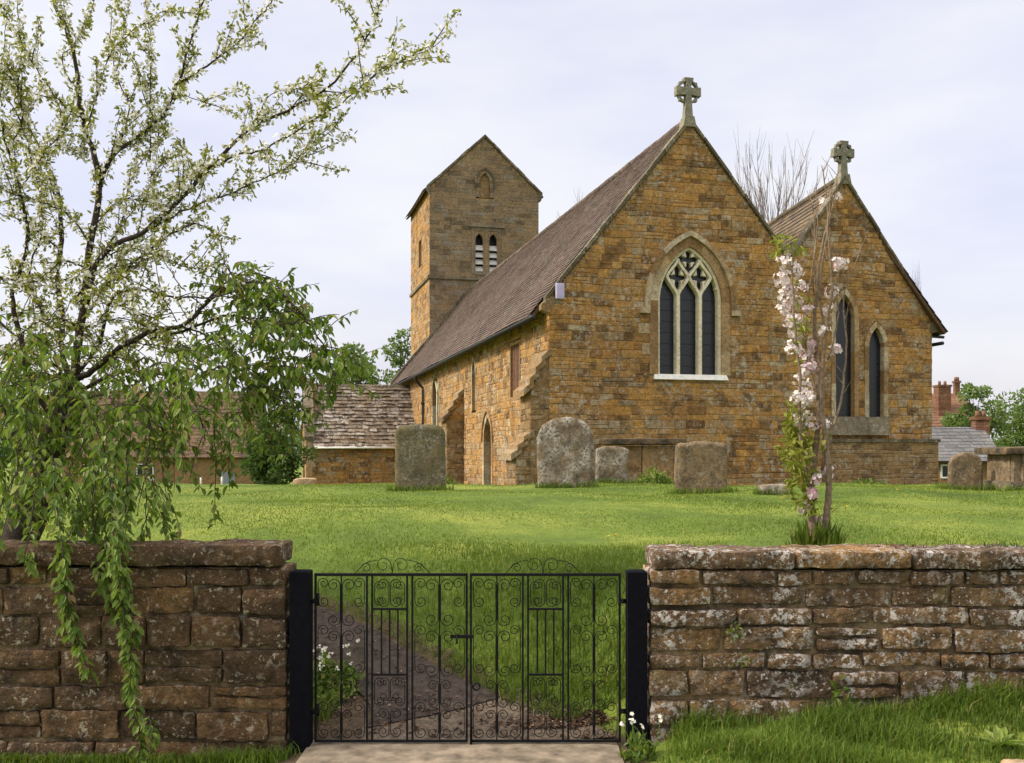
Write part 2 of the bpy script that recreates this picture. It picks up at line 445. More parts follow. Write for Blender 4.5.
M_litter = leaf_mat('fallen_leaf', [(0, (0.06, 0.035, 0.022)), (0.5, (0.14, 0.08, 0.05)), (0.8, (0.24, 0.15, 0.10)), (1, (0.42, 0.32, 0.28))], 0.1, (0.2, 0.1, 0.05))
M_yellow = plain('dandelion_yellow', (0.75, 0.55, 0.03), 0.7)

def ground_mat():
    m, t, b = new_mat('turf')
    n1 = tnoise(t, 0.55, 5, 0.6); n2 = tnoise(t, 6, 5, 0.7, stretch=(1, 0.6, 1)); n3 = tnoise(t, 45, 3, 0.7)
    c = ramp(t, n1, [(0.30, (0.06, 0.10, 0.013)), (0.48, (0.12, 0.172, 0.023)), (0.66, (0.22, 0.25, 0.042))])
    c = mix(t, 0.6, c, ramp(t, n2, [(0.3, (0.36, 0.38, 0.36)), (0.7, (0.66, 0.65, 0.6))]), 'OVERLAY')
    c = mix(t, 0.5, c, ramp(t, n3, [(0.3, (0.3, 0.3, 0.3)), (0.7, (0.7, 0.7, 0.7))]), 'OVERLAY')
    soil = ramp(t, tnoise(t, 14, 5, 0.7), [(0.3, (0.05, 0.035, 0.022)), (0.7, (0.16, 0.11, 0.07))])
    sa = attr(t, 'soil')
    c = mix(t, thr(t, math_n(t, 'ADD', sa, math_n(t, 'MULTIPLY', math_n(t, 'SUBTRACT', n2, 0.5), 0.9)), 0.42, 0.62), c, soil)
    t.links.new(c, b.inputs['Base Color'])
    b.inputs['Roughness'].default_value = 0.95
    bump(t, b, math_n(t, 'ADD', n2, n3), 0.03)
    return m
M_turf = ground_mat()

# ------------------------------------------------------------------ ground
PATH = np.array([(-0.30, 4.8), (-0.28, 5.9), (-0.46, 6.4), (-0.86, 6.95), (-1.45, 7.55), (-2.3, 8.15), (-3.7, 8.8), (-6.2, 9.7), (-12, 12.0)])
PATHZ = ([4.8, 5.9, 6.4, 7.0, 7.55, 8.2, 9, 12], [0.0, 0.0, 0.05, 0.20, 0.38, 0.53, 0.64, 0.80])
LAWN = ([6.0, 7.5, 9, 12, 14, 16, 17.5, 19, 21, 25, 45, 70, 110, 400, 1500], [0.78, 0.80, 0.83, 0.90, 0.96, 1.03, 1.065, 1.05, 0.965, 0.80, 0.0, -1.0, -1.9, -3.0, -4.0])
def path_dist(X, Y):
    d = np.full(np.shape(X), 1e9)
    for i in range(len(PATH)-1):
        ax, ay = PATH[i]; bx, by = PATH[i+1]
        vx, vy = bx-ax, by-ay
        t = np.clip(((X-ax)*vx + (Y-ay)*vy) / (vx*vx+vy*vy), 0, 1)
        d = np.minimum(d, np.hypot(X-(ax+t*vx), Y-(ay+t*vy)))
    return d
def half_w(Y):
    return np.interp(Y, [5.9, 6.2, 6.6, 7.2, 9], [0.85, 0.60, 0.33, 0.24, 0.28])
def ground(X, Y):
    X = np.asarray(X, float); Y = np.asarray(Y, float)
    d = path_dist(X, Y)
    lawn = np.interp(Y, *LAWN)
    lawn = lawn + 0.040*np.sin(X*1.1+Y*0.5)*np.sin(Y*0.9-X*0.35+1.0)*sstep(7, 9, Y)*(1-sstep(30, 60, Y)) + 0.014*np.sin(X*2.7-Y*1.7)*sstep(8, 10, Y)*(1-sstep(24, 40, Y))
    for mx, my, sg, hh in ((-2.7, 11.6, 1.5, .15), (1.3, 12.6, 1.2, .08), (4.2, 11.2, 1.4, .08), (0.2, 10.4, 0.9, -.07), (-.9, 14.3, 1.1, .07), (-4.6, 14.0, 1.3, .06), (2.6, 14.8, 0.9, .05), (5.8, 13.8, 1.0, .06), (0.6, 8.4, 0.7, .05)):
        lawn = lawn + hh*np.exp(-((X-mx)**2+((Y-my)*1.2)**2)/(2*sg*sg))
    pz = np.interp(Y, *PATHZ)
    w = half_w(Y)
    back = pz + (lawn-pz)*sstep(w, w+1.35, d)
    right = sstep(0.70, 1.05, X)*(0.10+0.085*(np.clip(X, 0.8, 6)-0.8))*sstep(4.3, 5.75, Y)
    left = -0.06*sstep(-1.05, -1.5, X)
    front = right + left
    return front + (back-front)*sstep(5.86, 6.2, Y)
def gz(x, y): return float(ground(x, y))
def hit(xp, yp, Y0=6.5, Y1=80):
    """the point of the ground seen at a pixel"""
    for Y in np.arange(Y0, Y1, 0.02):
        p = px(xp, yp, Y)
        if p.z <= gz(p.x, Y): return p
    return px(xp, yp, Y1)

xs = np.concatenate([[-1500, -600, -250, -120, -70, -45, -30, -20], np.arange(-14, -4, 0.5), np.arange(-4, 4, 0.1), np.arange(4, 16, 0.5), [18, 22, 30, 45, 70, 120, 250, 600, 1500]])
ys = np.concatenate([[-300, -100, -40, -15, -5, 0, 2, 3], np.arange(3.6, 11, 0.1), np.arange(11, 27, 0.3), np.arange(27, 60, 2), [65, 70, 80, 95, 110, 150, 220, 400, 800, 1500]])
GX, GY = np.meshgrid(xs, ys)
GZ = ground(GX, GY)
nx, ny = len(xs), len(ys)
Vg = np.stack([GX.ravel(), GY.ravel(), GZ.ravel()], 1)
ii, jj = np.meshgrid(np.arange(ny-1), np.arange(nx-1), indexing='ij')
a0 = (ii*nx+jj).ravel()
Qg = np.stack([a0, a0+1, a0+nx+1, a0+nx], 1)
gobj = np_mesh('lawn', Vg, Qg, np.zeros(len(Qg)), M_turf, smooth=True)
tag(gobj, kind='structure')
dd = path_dist(GX, GY)
soil = (1 - sstep(half_w(GY)*0.9, half_w(GY)+0.45, dd)) * (1-sstep(12, 20, GY)) * sstep(5.0, 5.6, GY)
sa = gobj.data.attributes.new('soil', 'FLOAT', 'POINT')
sa.data.foreach_set('value', soil.ravel().astype(np.float32))

def strip(name, mat, y0, y1, off, n=60, wf=1.0):
    """a sheet draped along the path"""
    seg = np.hypot(*(PATH[1:]-PATH[:-1]).T); cum = np.concatenate([[0], np.cumsum(seg)])
    pts = smooth_path([(x, y, 0) for x, y in PATH], 30)
    pts = [p for p in pts if y0 <= p.y <= y1]
    vs = []; m = 9
    for i, p in enumerate(pts):
        t = (pts[min(i+1, len(pts)-1)] - pts[max(i-1, 0)]).normalized()
        nn = Vector((-t.y, t.x, 0))
        w = float(half_w(p.y))*wf + 0.05*noise.noise(Vector((p.x*3, p.y*3, 2)))
        for k in range(m):
            q = p + nn * (w*(2*k/(m-1)-1))
            vs.append((q.x, q.y, gz(q.x, q.y) + off))
    fs = [(i*m+k, i*m+k+1, (i+1)*m+k+1, (i+1)*m+k) for i in range(len(pts)-1) for k in range(m-1)]
    mb = MB(); mb.add(vs, fs, 0.5, True)
    return tag(mb.build(name, mat), kind='structure')
strip('tarmac_path', M_tarmac, 6.36, 11.9, 0.02)
strip('gravel_path', M_gravel, 5.9, 6.46, 0.012, wf=1.05)
mb = MB()
mb.rock((-0.28, 5.55, -0.055), (1.78, 0.86, 0.15), 0.02, 0.08, 0.004, 5, 0.5, 1)
tag(mb.build('concrete_threshold', M_concrete), kind='structure')
# ------------------------------------------------------------------ church
TH = math.atan2(0.235, 0.972)
P0 = (0.867, 24.0)
church = thing('village_church', 'ochre ironstone village church with steep tiled roofs, twin east gables and stone gable crosses', 'church', (P0[0], P0[1], 0.0), TH)

def plane(O, U, N):
    O = Vector(O); U = Vector(U); N = Vector(N); Z = Vector((0, 0, 1))
    return lambda x, z, out=0.0: O + U*x + N*out + Z*z
EAST = plane((0, 0, 0), (1, 0, 0), (0, -1, 0))
CHAP = plane((0, 0.25, 0), (1, 0, 0), (0, -1, 0))
SOUTH = plane((0, 0, 0), (0, 1, 0), (-1, 0, 0))

def sub_iv(ivs, a, b):
    out = []
    for p, q in ivs:
        if b <= p or a >= q: out.append((p, q)); continue
        if a > p: out.append((p, a))
        if b < q: out.append((b, q))
    return out

class Arch:
    """pointed (or flat-headed) opening centred on x=c"""
    def __init__(self, c, w, zb, hs, rise):
        self.c, self.w, self.zb, self.hs = c, w, zb, hs
        self.R = (rise*rise + w*w) / (2*w)
    def hw(self, z, d):
        if z <= self.hs: return self.w + d
        q = (self.R+d)**2 - (z-self.hs)**2
        if q <= 0: return 0
        return math.sqrt(q) - (self.R-self.w)
    def outline(self, d, nj=6, na=10, zb=None):
        zb = self.zb if zb is None else zb
        e = self.R - self.w; r = self.R + d
        amax = math.acos(min(1, e/r))
        L = [(-(self.w+d), zb + (self.hs-zb)*i/nj) for i in range(nj)]
        L += [(-(r*math.cos(amax*i/na) - e), self.hs + r*math.sin(amax*i/na)) for i in range(na)]
        L.append((0, self.hs + r*math.sin(amax)))
        full = L + [(-x, z) for x, z in L[-2::-1]]
        return [(x+self.c, z) for x, z in full]

class Rect:
    def __init__(self, c, w, zb, zt): self.c, self.w, self.zb, self.zt = c, w, zb, zt
    def hw(self, z, d): return self.w + d if z < self.zt + d else 0

def masonry(place, zlo, zhi, span, holes, hr, wr, parent, mat, name='wall', thick=0.55, proud=0.016, gap=0.011, seed=1, mortar=M_mortar, into=None):
    """coursed stones in front of a solid backing; holes: list of (opening, margin)"""
    rd = random.Random(seed)
    mb, bk = into if into else (MB(), MB())
    def warp(x, z):
        a = noise.noise(Vector((x*0.9, z*1.6, seed*3.1))); b = noise.noise(Vector((x*1.9+7, z*1.1, seed*2.3)))
        return (x + 0.05*b, z + 0.045*a + 0.015*noise.noise(Vector((x*3.1, z*3.0, seed))))
    def allowed(z0, z1):
        a0, b0 = span(z0); a1, b1 = span(z1)
        a, b = max(a0, a1), min(b0, b1)
        if b - a < 0.03: return []
        iv = [(a, b)]
        for o, m in holes:
            if z1 <= o.zb - m*0 or False: continue
            h = max(o.hw(z0, m), o.hw(0.5*(z0+z1), m)) if z1 > o.zb else 0
            if h > 0: iv = sub_iv(iv, o.c - h, o.c + h)
        return iv
    z = zlo
    while z < zhi - 0.02:
        h = min(rd.uniform(*hr), zhi - z)
        for a, b in allowed(z, z+h):
            x = a
            while x < b - 0.02:
                w = wr[0]*.75 + (wr[1]-wr[0]*.75)*rd.random()**1.3; w *= (0.7 + 1.5*h)
                if b - (x+w) < wr[0]*0.6: w = b - x
                r = min(1, max(0, rd.gauss(0.46, 0.24)))
                pr = proud * rd.uniform(0.4, 1.3)
                # some courses split in two thin stones
                cells = [(z, z+h)]
                if h > hr[0]*1.5 and rd.random() < 0.22:
                    s = rd.uniform(0.4, 0.6); cells = [(z, z+h*s), (z+h*s, z+h)]
                for c0, c1 in cells:
                    g = gap*rd.uniform(0.5, 1.2)
                    j = lambda: rd.uniform(-0.017, 0.017)
                    o4 = [(x+g*.3, c0+g*.3), (x+w-g*.3, c0+g*.3), (x+w-g*.3, c1-g*.3), (x+g*.3, c1-g*.3)]
                    i4 = [(x+g+0.012+j(), c0+g+0.008+j()), (x+w-g-0.012+j(), c0+g+0.008+j()), (x+w-g-0.012+j(), c1-g-0.008+j()), (x+g+0.012+j(), c1-g-0.008+j())]
                    ea, eb = x < a+.01, x+w > b-.01
                    def wv(L_):
                        out = []
                        for p, q in L_:
                            wp = warp(p, q)
                            out.append((p if (ea and p < x+w*.3) or (eb and p > x+w*.7) else wp[0], wp[1]))
                        return out
                    o4, i4 = wv(o4), wv(i4)
                    vs = [place(p, q, 0.001) for p, q in o4] + [place(p, q, pr) for p, q in i4]
                    cw = (place(1, 0, 0)-place(0, 0, 0)).cross(Vector((0, 0, 1))).dot(place(0, 0, 1)-place(0, 0, 0)) > 0
                    fs = [(4, 5, 6, 7), (0, 1, 5, 4), (1, 2, 6, 5), (2, 3, 7, 6), (3, 0, 4, 7)]
                    if not cw: fs = [f[::-1] for f in fs]
                    mb.add(vs, fs, min(1, max(0, r + rd.uniform(-.1, .1)*(len(cells)-1))))
                x += w
        z += h
    z = zlo
    while z < zhi - 1e-6:
        h = min(0.06, zhi - z)
        for a, b in allowed(z, z+h):
            for o, flip in ((0.0, 0), (-thick, 1)):
                q = [place(a, z, o), place(b, z, o), place(b, z+h, o), place(a, z+h, o)]
                bk.face(q[::-1] if flip else q, 0.5)
            bk.face([place(a, z, 0), place(a, z+h, 0), place(a, z+h, -thick), place(a, z, -thick)], 0.5)
            bk.face([place(b, z, 0), place(b, z, -thick), place(b, z+h, -thick), place(b, z+h, 0)], 0.5)
        z += h
    if into: return None
    o = mb.build(name, mat, parent)
    bk.build('mortar', mortar, o)
    return o

def band(mb, place, A, d0, d1, front, back, blocks=0, rd=None, zb=None, nj=6, na=10, cut=None):
    """moulding following an opening between offsets d0<d1"""
    I = A.outline(d0, nj, na, zb); O = A.outline(d1, nj, na, zb)
    n = len(I)
    step = blocks if blocks else n
    rd = rd or random.Random(3)
    i = 0
    while i < n-1:
        k = min(n-1, i+step)
        r = rd.random()
        fr = front + (rd.uniform(-0.006, 0.006) if blocks else 0)
        for q in range(i, k):
            if cut and (I[q][1] < cut or I[q+1][1] < cut): continue
            a, b, c, d = I[q], I[q+1], O[q+1], O[q]
            mb.face([place(*a, fr), place(*d, fr), place(*c, fr), place(*b, fr)][::-1], r)
            mb.face([place(*a, fr), place(*b, fr), place(*b, back), place(*a, back)], r)
            mb.face([place(*d, fr), place(*d, back), place(*c, back), place(*c, fr)], r)
        for e in (i, k):
            if cut and I[e][1] < cut: continue
            mb.face([place(*I[e], fr), place(*O[e], fr), place(*O[e], back), place(*I[e], back)], r)
        i = k

def bar(mb, place, pts, w, o0, o1, r=0.5):
    """flat bar following 2D points"""
    P = [Vector((p[0], p[1])) for p in pts]
    L, Rr = [], []
    for i, p in enumerate(P):
        t = (P[min(i+1, len(P)-1)] - P[max(i-1, 0)]).normalized()
        n = Vector((-t.y, t.x)) * (w/2)
        L.append(p+n); Rr.append(p-n)
    for i in range(len(P)-1):
        mb.face([place(L[i].x, L[i].y, o1), place(L[i+1].x, L[i+1].y, o1), place(Rr[i+1].x, Rr[i+1].y, o1), place(Rr[i].x, Rr[i].y, o1)], r)
        mb.face([place(L[i].x, L[i].y, o1), place(L[i+1].x, L[i+1].y, o1), place(L[i+1].x, L[i+1].y, o0), place(L[i].x, L[i].y, o0)], r)
        mb.face([place(Rr[i].x, Rr[i].y, o1), place(Rr[i+1].x, Rr[i+1].y, o1), place(Rr[i+1].x, Rr[i+1].y, o0), place(Rr[i].x, Rr[i].y, o0)], r)

def glass_fill(place, A, out, parent, mat=M_glass, name='pane'):
    mb = MB(); mb.prism(A.outline(0.02), place, out-0.03, out)
    return mb.build(name, mat, parent)

SL = 1.228
NW = 7.1; NC = 3.55; NR = 9.65
CC = 7.88; CR = 8.60; CS = 1.37; CE = 10.43
def nave_span(z):
    h = (NR - z)/SL
    return (max(0, NC-h), min(NW, NC+h))
def chap_span(z):
    h = (CR - z)/CS
    lo = max(6.0, CC-h)
    return (lo, min(CE, CC+h))
EW = Arch(3.55, 0.83, 3.52, 5.30, 1.34)      # east window
L1 = Arch(7.90, 0.27, 2.55, 5.05, 0.62)     # chapel lancets
L2 = Arch(8.80, 0.22, 2.55, 4.35, 0.50)

ew = masonry(EAST, 0.45, NR-0.05, nave_span, [(EW, 0.22)], (0.10, 0.235), (0.22, 0.58), church, M_iron, 'chancel_wall', seed=4)
cw = masonry(CHAP, 1.95, CR-0.05, chap_span, [(L1, 0.12), (L2, 0.12)], (0.10, 0.22), (0.20, 0.52), church, M_iron, 'chapel_wall', seed=9)
pl = masonry(plane((0, 0.12, 0), (1, 0, 0), (0, -1, 0)), 0.3, 1.9, lambda z: (6.9, CE+0.10), [], (0.09, 0.2), (0.2, 0.5), church, M_iron_low, 'plinth', seed=12)
mb = MB()
for i in range(9):
    a = 7.1 + i*0.385
    mb.prism([(a+.004, 1.90), (a+.381, 1.90), (a+.381, 1.98), (a+.004, 1.98)], plane((0, 0.12, 0), (1, 0, 0), (0, -1, 0)), -0.25, 0.05, random.random())
mb.build('plinth_course', M_cope, church)
# pale sill block under the lancets
mb = MB()
sp = plane((0, 0.25, 0), (1, 0, 0), (0, -1, 0))
for i in range(3):
    a = 7.28 + i*0.62
    vs = [sp(a+.005, 2.08, 0.16), sp(a+.615, 2.08, 0.16), sp(a+.615, 2.55, 0.012), sp(a+.005, 2.55, 0.012),
          sp(a+.005, 2.08, -.1), sp(a+.615, 2.08, -.1), sp(a+.615, 2.55, -.1), sp(a+.005, 2.55, -.1)]
    mb.add(vs, [(0,1,2,3),(4,7,6,5),(0,3,7,4),(1,5,6,2),(3,2,6,7),(0,4,5,1)], 0.7+0.1*i)
mb.build('sloping_sill', M_cope, church)

# --- east window
def window(A, place, parent, label=None, d=0.2, blocks=2, depth=0.28, mat=M_ash, seed=3, fr=0.02, name='window'):
    mb = MB()
    band(mb, place, A, 0.0, d, fr, -depth-0.05, blocks, random.Random(seed))
    o = mb.build(name, mat, parent)
    if label: o['label'] = label
    return o
wE = window(EW, EAST, church, 'three-light traceried east window with cream stone bars', d=0.22, seed=8, depth=0.30)
glass_fill(EAST, EW, -0.25, wE, name='glass')
for sd_, zz in ((1, ((3.75, 4.0), (4.25, 4.5), (4.72, 4.95))), (-1, ((4.0, 4.26), (4.5, 4.74)))):
    for z0, z1 in zz:
        mb = MB()
        a, b = 3.55+sd_*1.045, 3.55+sd_*(1.045+random.uniform(.16, .3))
        mb.prism([(min(a, b), z0), (max(a, b), z0), (max(a, b), z1), (min(a, b), z1)], EAST, -.1, 0.022, random.random())
        mb.build('quoin_block', M_ash, wE)
mb = MB()
band(mb, EAST, EW, 0.225, 0.345, 0.09, -0.05, 3, random.Random(5), cut=5.0)
for s in (-1, 1):
    mb.prism([(3.55+s*1.06, 4.98), (3.55+s*1.30, 4.98), (3.55+s*1.27, 5.11), (3.55+s*1.06, 5.11)][::s], EAST, -0.05, 0.11, 0.8)
mb.build('hood_mould', M_ash, wE)
mb = MB()
T = lambda x, z, o=0.0: EAST(3.55+x, z, o)
m3 = 0.287
def ogee(a, b, k, n=8):
    """S-curve from a to b leaving a upright"""
    out = []
    for i in range(n+1):
        t = i/n
        s = t*t*(3-2*t)
        s = 0.55*s + 0.45*(t**1.4 if k > 0 else 1-(1-t)**1.4)
        out.append((a[0]+(b[0]-a[0])*s, a[1]+(b[1]-a[1])*t))
    return out
zM, zA, zT = 5.42, 5.92, 6.34
BW = 0.085
for s in (-1, 1):
    bar(mb, T, [(s*m3, 3.50), (s*m3, 4.4), (s*m3, zM+0.02)], BW, -0.24, -0.04)
    bar(mb, T, ogee((s*m3, zM), (0, zA), 1), BW*.8, -0.24, -0.05)
    bar(mb, T, ogee((s*m3, zM), (s*2*m3, zA), 1), BW*.8, -0.24, -0.052)
    bar(mb, T, ogee((s*2*m3-s*.0, zA-0.02), (s*m3, zT), -1), BW*.75, -0.24, -0.055)
    bar(mb, T, ogee((0, zA-0.02), (s*m3, zT), -1), BW*.75, -0.24, -0.057)
    bar(mb, T, [(s*0.81, 3.5), (s*.81, 4.4), (s*.81, 5.28)], 0.07, -0.24, -0.06)
    # cusps in the heads of the outer lights and of the centre light
    for cx, sg in ((s*2*m3, 1), (s*2*m3, -1), (0, s)):
        mb.prism([(cx+sg*0.235, zM+0.10), (cx+sg*0.12, zM+0.22), (cx+sg*0.20, zM+0.34)], T, -0.22, -0.075)
    # quatrefoil cusps
    for (cx, cz) in ((s*m3, 5.89), ):
        for ax, az in ((-1, -1), (1, -1), (-1, 1), (1, 1)):
            mb.prism([(cx+ax*0.17, cz+az*0.05), (cx+ax*0.07, cz+az*0.07), (cx+ax*0.09, cz+az*0.20)], T, -0.22, -0.08)
for ax, az in ((-1, -1), (1, -1)):
    mb.prism([(ax*0.16, 6.33+az*0.05), (ax*0.06, 6.33+az*0.06), (ax*0.07, 6.33+az*0.18)], T, -0.22, -0.08)
for ax in (-1, 1):
    mb.prism([(ax*0.18, 6.42), (ax*0.06, 6.39), (ax*0.09, 6.54)], T, -0.22, -0.08)
bar(mb, T, [(x-3.55, z) for x, z in EW.outline(-0.03, 5, 12)], 0.07, -0.24, -0.045)
mb.build('tracery', M_cream, wE)
mb = MB()
mb.add([EAST(2.60, 3.40, .10), EAST(4.52, 3.40, .10), EAST(4.50, 3.53, .02), EAST(2.62, 3.53, .02), EAST(2.60, 3.40, -.3), EAST(4.52, 3.40, -.3), EAST(4.50, 3.53, -.3), EAST(2.62, 3.53, -.3)],
       [(0,1,2,3),(4,7,6,5),(0,3,7,4),(1,5,6,2),(3,2,6,7),(0,4,5,1)], 0.5)
mb.build('sill', M_white, wE)
mb = MB()
for z in np.arange(3.75, 5.4, 0.27):
    mb.prism([(-0.84, z), (0.84, z), (0.84, z+0.014), (-0.84, z+0.014)], T, -0.246, -0.236)
mb.build('saddle_bar', M_pipe, wE)

for A, sd in ((L1, 2), (L2, 6)):
    w_ = window(A, CHAP, church, d=0.12, depth=0.22, seed=sd, blocks=2)
    glass_fill(CHAP, A, -0.17, w_, name='glass')

# --- south wall
RW = Rect(3.3, 0.50, 3.12, 4.50)
LA = Arch(8.85, 0.24, 2.95, 4.15, 0.42)
DR = Arch(6.7, 0.52, -0.2, 1.95, 0.72)
TW = Arch(16.3, 0.75, 2.55, 3.9, 0.75)
sw = masonry(SOUTH, -0.35, 5.22, lambda z: (0.0, 26.8), [(RW, 0.09), (LA, 0.12), (DR, 0.18), (TW, 0.13)], (0.10, 0.22), (0.22, 0.55), church, M_iron, 'nave_wall', seed=21)
# rectangular window
mb = MB()
for a, b in (((2.72, 3.03), (3.88, 3.12)), ((2.72, 4.50), (3.88, 4.59)), ((2.72, 3.12), (2.80, 4.50)), ((3.80, 3.12), (3.88, 4.50))):
    mb.prism([(a[0], a[1]), (b[0], a[1]), (b[0], b[1]), (a[0], b[1])], SOUTH, -0.3, 0.018, 0.2*random.random())
w_ = mb.build('window', M_ash, church); w_['label'] = 'square-headed low window filled with dark brown boards'
mb = MB()
for i in range(6):
    mb.prism([(2.80+i/6+.004, 3.10), (2.80+(i+1)/6-.004, 3.10), (2.80+(i+1)/6-.004, 4.52), (2.80+i/6+.004, 4.52)], SOUTH, -0.14, -0.05+0.006*(i%2))
mb.build('boarding', M_shutter, w_)
w_ = window(LA, SOUTH, church, d=0.12, depth=0.25, seed=4); glass_fill(SOUTH, LA, -0.2, w_, name='glass')
w_ = window(TW, SOUTH, church, d=0.13, depth=0.25, seed=14); glass_fill(SOUTH, TW, -0.2, w_, name='glass')
mb = MB()
TT = lambda x, z, o=0.0: SOUTH(16.3+x, z, o)
bar(mb, TT, [(0, 2.55), (0, 3.3), (0, 3.9)], 0.11, -0.2, -0.03)
for s in (-1, 1): bar(mb, TT, ogee((0, 3.9), (s*.38, 4.4), 1), 0.08, -0.2, -0.035)
mb.build('tracery', M_cream, w_)
mb = MB()
band(mb, SOUTH, DR, 0, 0.18, 0.03, -0.30, 2, random.Random(31))
w_ = mb.build('priest_door', M_ash, church)
mb = MB(); mb.prism(DR.outline(0.01), SOUTH, -0.24, -0.16); mb.build('door_leaf', M_wood, w_)
mb = MB(); band(mb, SOUTH, DR, 0.185, 0.26, 0.07, -0.05, 0, cut=1.9); mb.build('hood_mould', M_ash, w_)
# eaves course, gutter, drain pipe
mb = MB()
for i in range(40):
    a = 0.05 + i*0.67
    mb.prism([(a, 5.02), (a+.66, 5.02), (a+.66, 5.2), (a, 5.2)], SOUTH, -0.1, 0.09, random.random())
mb.build('eaves_course', M_cope, church)
mb = MB()
mb.tube([(-0.40, -0.05, 4.80), (-0.40, 13, 4.79), (-0.40, 26.9, 4.78)], 0.065, 8)
mb.build('gutter', M_pipe, church)
mb = MB()
mb.tube(smooth_path([(-0.40, 19.1, 4.74), (-0.38, 19.1, 4.6), (-0.12, 19.1, 4.3), (-0.09, 19.1, 4.1), (-0.09, 19.1, 2), (-0.09, 19.1, -0.2)], 4), 0.05, 8)
for z in (3.6, 1.8): mb.box((-0.17, 19.03, z), (-0.01, 19.17, z+0.06))
mb.build('drainpipe', M_pipe, church)

# --- buttresses (project south from the wall)
def buttress(s0, s1, profile, seed, name='buttress'):
    """profile: list of (z_low, z_high, projection); sloping weathering on each stage"""
    A = MB(); B = MB()
    for st, (z0, z1, pr) in enumerate(profile):
        pe = plane((0, s0, 0), (1, 0, 0), (0, -1, 0))
        masonry(pe, z0, z1, lambda z, pr=pr: (-pr, 0.0), [], (0.10, 0.22), (0.16, 0.4), None, None, seed=seed+st, thick=s1-s0, into=(A, B))
        pf = plane((-pr, s0, 0), (0, 1, 0), (-1, 0, 0))
        masonry(pf, z0, z1, lambda z: (0.0, s1-s0), [], (0.12, 0.24), (0.2, 0.5), None, None, seed=seed+st+50, thick=0.1, into=(A, B))
    root = A.build(name, M_iron_low, church)
    B.build('mortar', M_mortar, root)
    return root
def weathering(s0, s1, xa, za, xb, zb, n, parent):
    """n stepped sloping slabs from (xa,za) out at the low end to (xb,zb) at the wall"""
    mb = MB()
    for i in range(n):
        t0, t1 = i/n, (i+1)/n
        x0, z0 = xa+(xb-xa)*t0, za+(zb-za)*t0
        x1, z1 = xa+(xb-xa)*t1, za+(zb-za)*t1
        th = 0.15
        vs = []
        for y in (s0-0.06, s1+0.06):
            vs += [(x0-0.04, y, z0-0.06), (x1+0.06, y, z1-th*0.6), (x1+0.06, y, z1+th*.40), (x0-0.04, y, z0+th*0.65)]
        mb.add(vs, [(0,1,2,3),(7,6,5,4),(0,4,5,1),(3,2,6,7),(0,3,7,4),(1,5,6,2)], random.random())
    return mb.build('weathering', M_iron_low, parent)
def wedge(s0, s1, xa, za, xb, zb, parent, mat):
    mb = MB()
    vs = []
    for y in (s0, s1): vs += [(xa, y, za-0.02), (xb, y, za-0.02), (xb, y, zb)]
    mb.add(vs, [(0,1,2),(5,4,3),(0,3,4,1),(0,2,5,3),(1,4,5,2)], 0.4)
    return mb.build('weathering_core', mat, parent)
b1 = buttress(0.02, 0.95, [(0.3, 1.55, 0.80), (1.55, 3.10, 0.44)], 61)
weathering(0.02, 0.95, -0.58, 3.02, 0.0, 4.05, 4, b1); wedge(0.02, 0.95, -0.44, 3.10, 0.02, 4.0, b1, M_iron_low)
weathering(0.02, 0.95, -0.88, 1.52, -0.42, 2.12, 3, b1); wedge(0.02, 0.95, -0.80, 1.55, -0.4, 2.1, b1, M_iron_low)
b1['label'] = 'two-stage stepped buttress with sloping caps'
b2 = buttress(10.5, 11.35, [(-0.3, 2.72, 0.60)], 71)
weathering(10.5, 11.35, -0.68, 2.70, 0.0, 3.75, 4, b2); wedge(10.5, 11.35, -0.6, 2.72, 0.02, 3.68, b2, M_iron)

# --- roofs
def tiled(O, U, V, lu, lv, tw, th, parent, name, mat, jit=0.006, lift=0.02, seed=1, clip=None, under=0.10):
    """rows of lapped tiles on a slope: O eaves corner, U along, V up the slope"""
    rd = random.Random(seed)
    O, U, V = Vector(O), Vector(U).normalized(), Vector(V).normalized()
    N = U.cross(V); N.normalize()
    if N.z < 0: N = -N
    mb = MB()
    nr = int(math.ceil(lv/th))
    for r_ in range(nr):
        v0 = r_*th; v1 = min(lv, v0+th*1.15)
        x = -(r_ % 2)*tw*0.5
        while x < lu:
            w = tw*(rd.uniform(0.9, 1.1) if jit < .02 else rd.uniform(0.5, 1.4))
            a, b = max(0, x), min(lu, x+w)
            x += w
            if b - a < 0.01: continue
            if clip and not clip(0.5*(a+b), v0): continue
            l = lift + rd.uniform(0, jit)
            sag = 0.055*noise.noise(Vector((a*0.25, v0*0.3, seed)))
            q = [O+U*(a+.004)+V*(v0-rd.uniform(0, jit))+N*(l+sag), O+U*(b-.004)+V*(v0-rd.uniform(0, jit))+N*(l+sag+rd.uniform(-jit, jit)*.5), O+U*(b-.004)+V*v1+N*(0.004+sag), O+U*(a+.004)+V*v1+N*(0.004+sag)]
            d = [p - N*(lift+0.004) for p in q[:2]]
            rr = min(1, max(0, rd.gauss(0.5, 0.25)))
            mb.add(q + d, [(0,1,2,3), (4,5,1,0)], rr)
    o = mb.build(name, mat, parent)
    bk = MB()
    cs = [O, O+U*lu, O+U*lu+V*lv, O+V*lv]
    if not clip:
        bk.add([c - N*0.0 - N*0.035 for c in cs] + [c - N*under for c in cs], [(0,1,2,3),(7,6,5,4),(0,4,5,1),(1,5,6,2),(2,6,7,3),(3,7,4,0)], 0.3)
        bk.build('roof_boarding', M_wood, o)
    return o
ev = 0.46
sl_len = math.hypot(NC+ev, (NC+ev)*SL)
rf = tiled((-ev, 0.16, NR-(NC+ev)*SL+0.10), (0, 1, 0), (1, 0, SL), 26.7, sl_len, 0.19, 0.135, church, 'nave_roof', M_tile, seed=3)
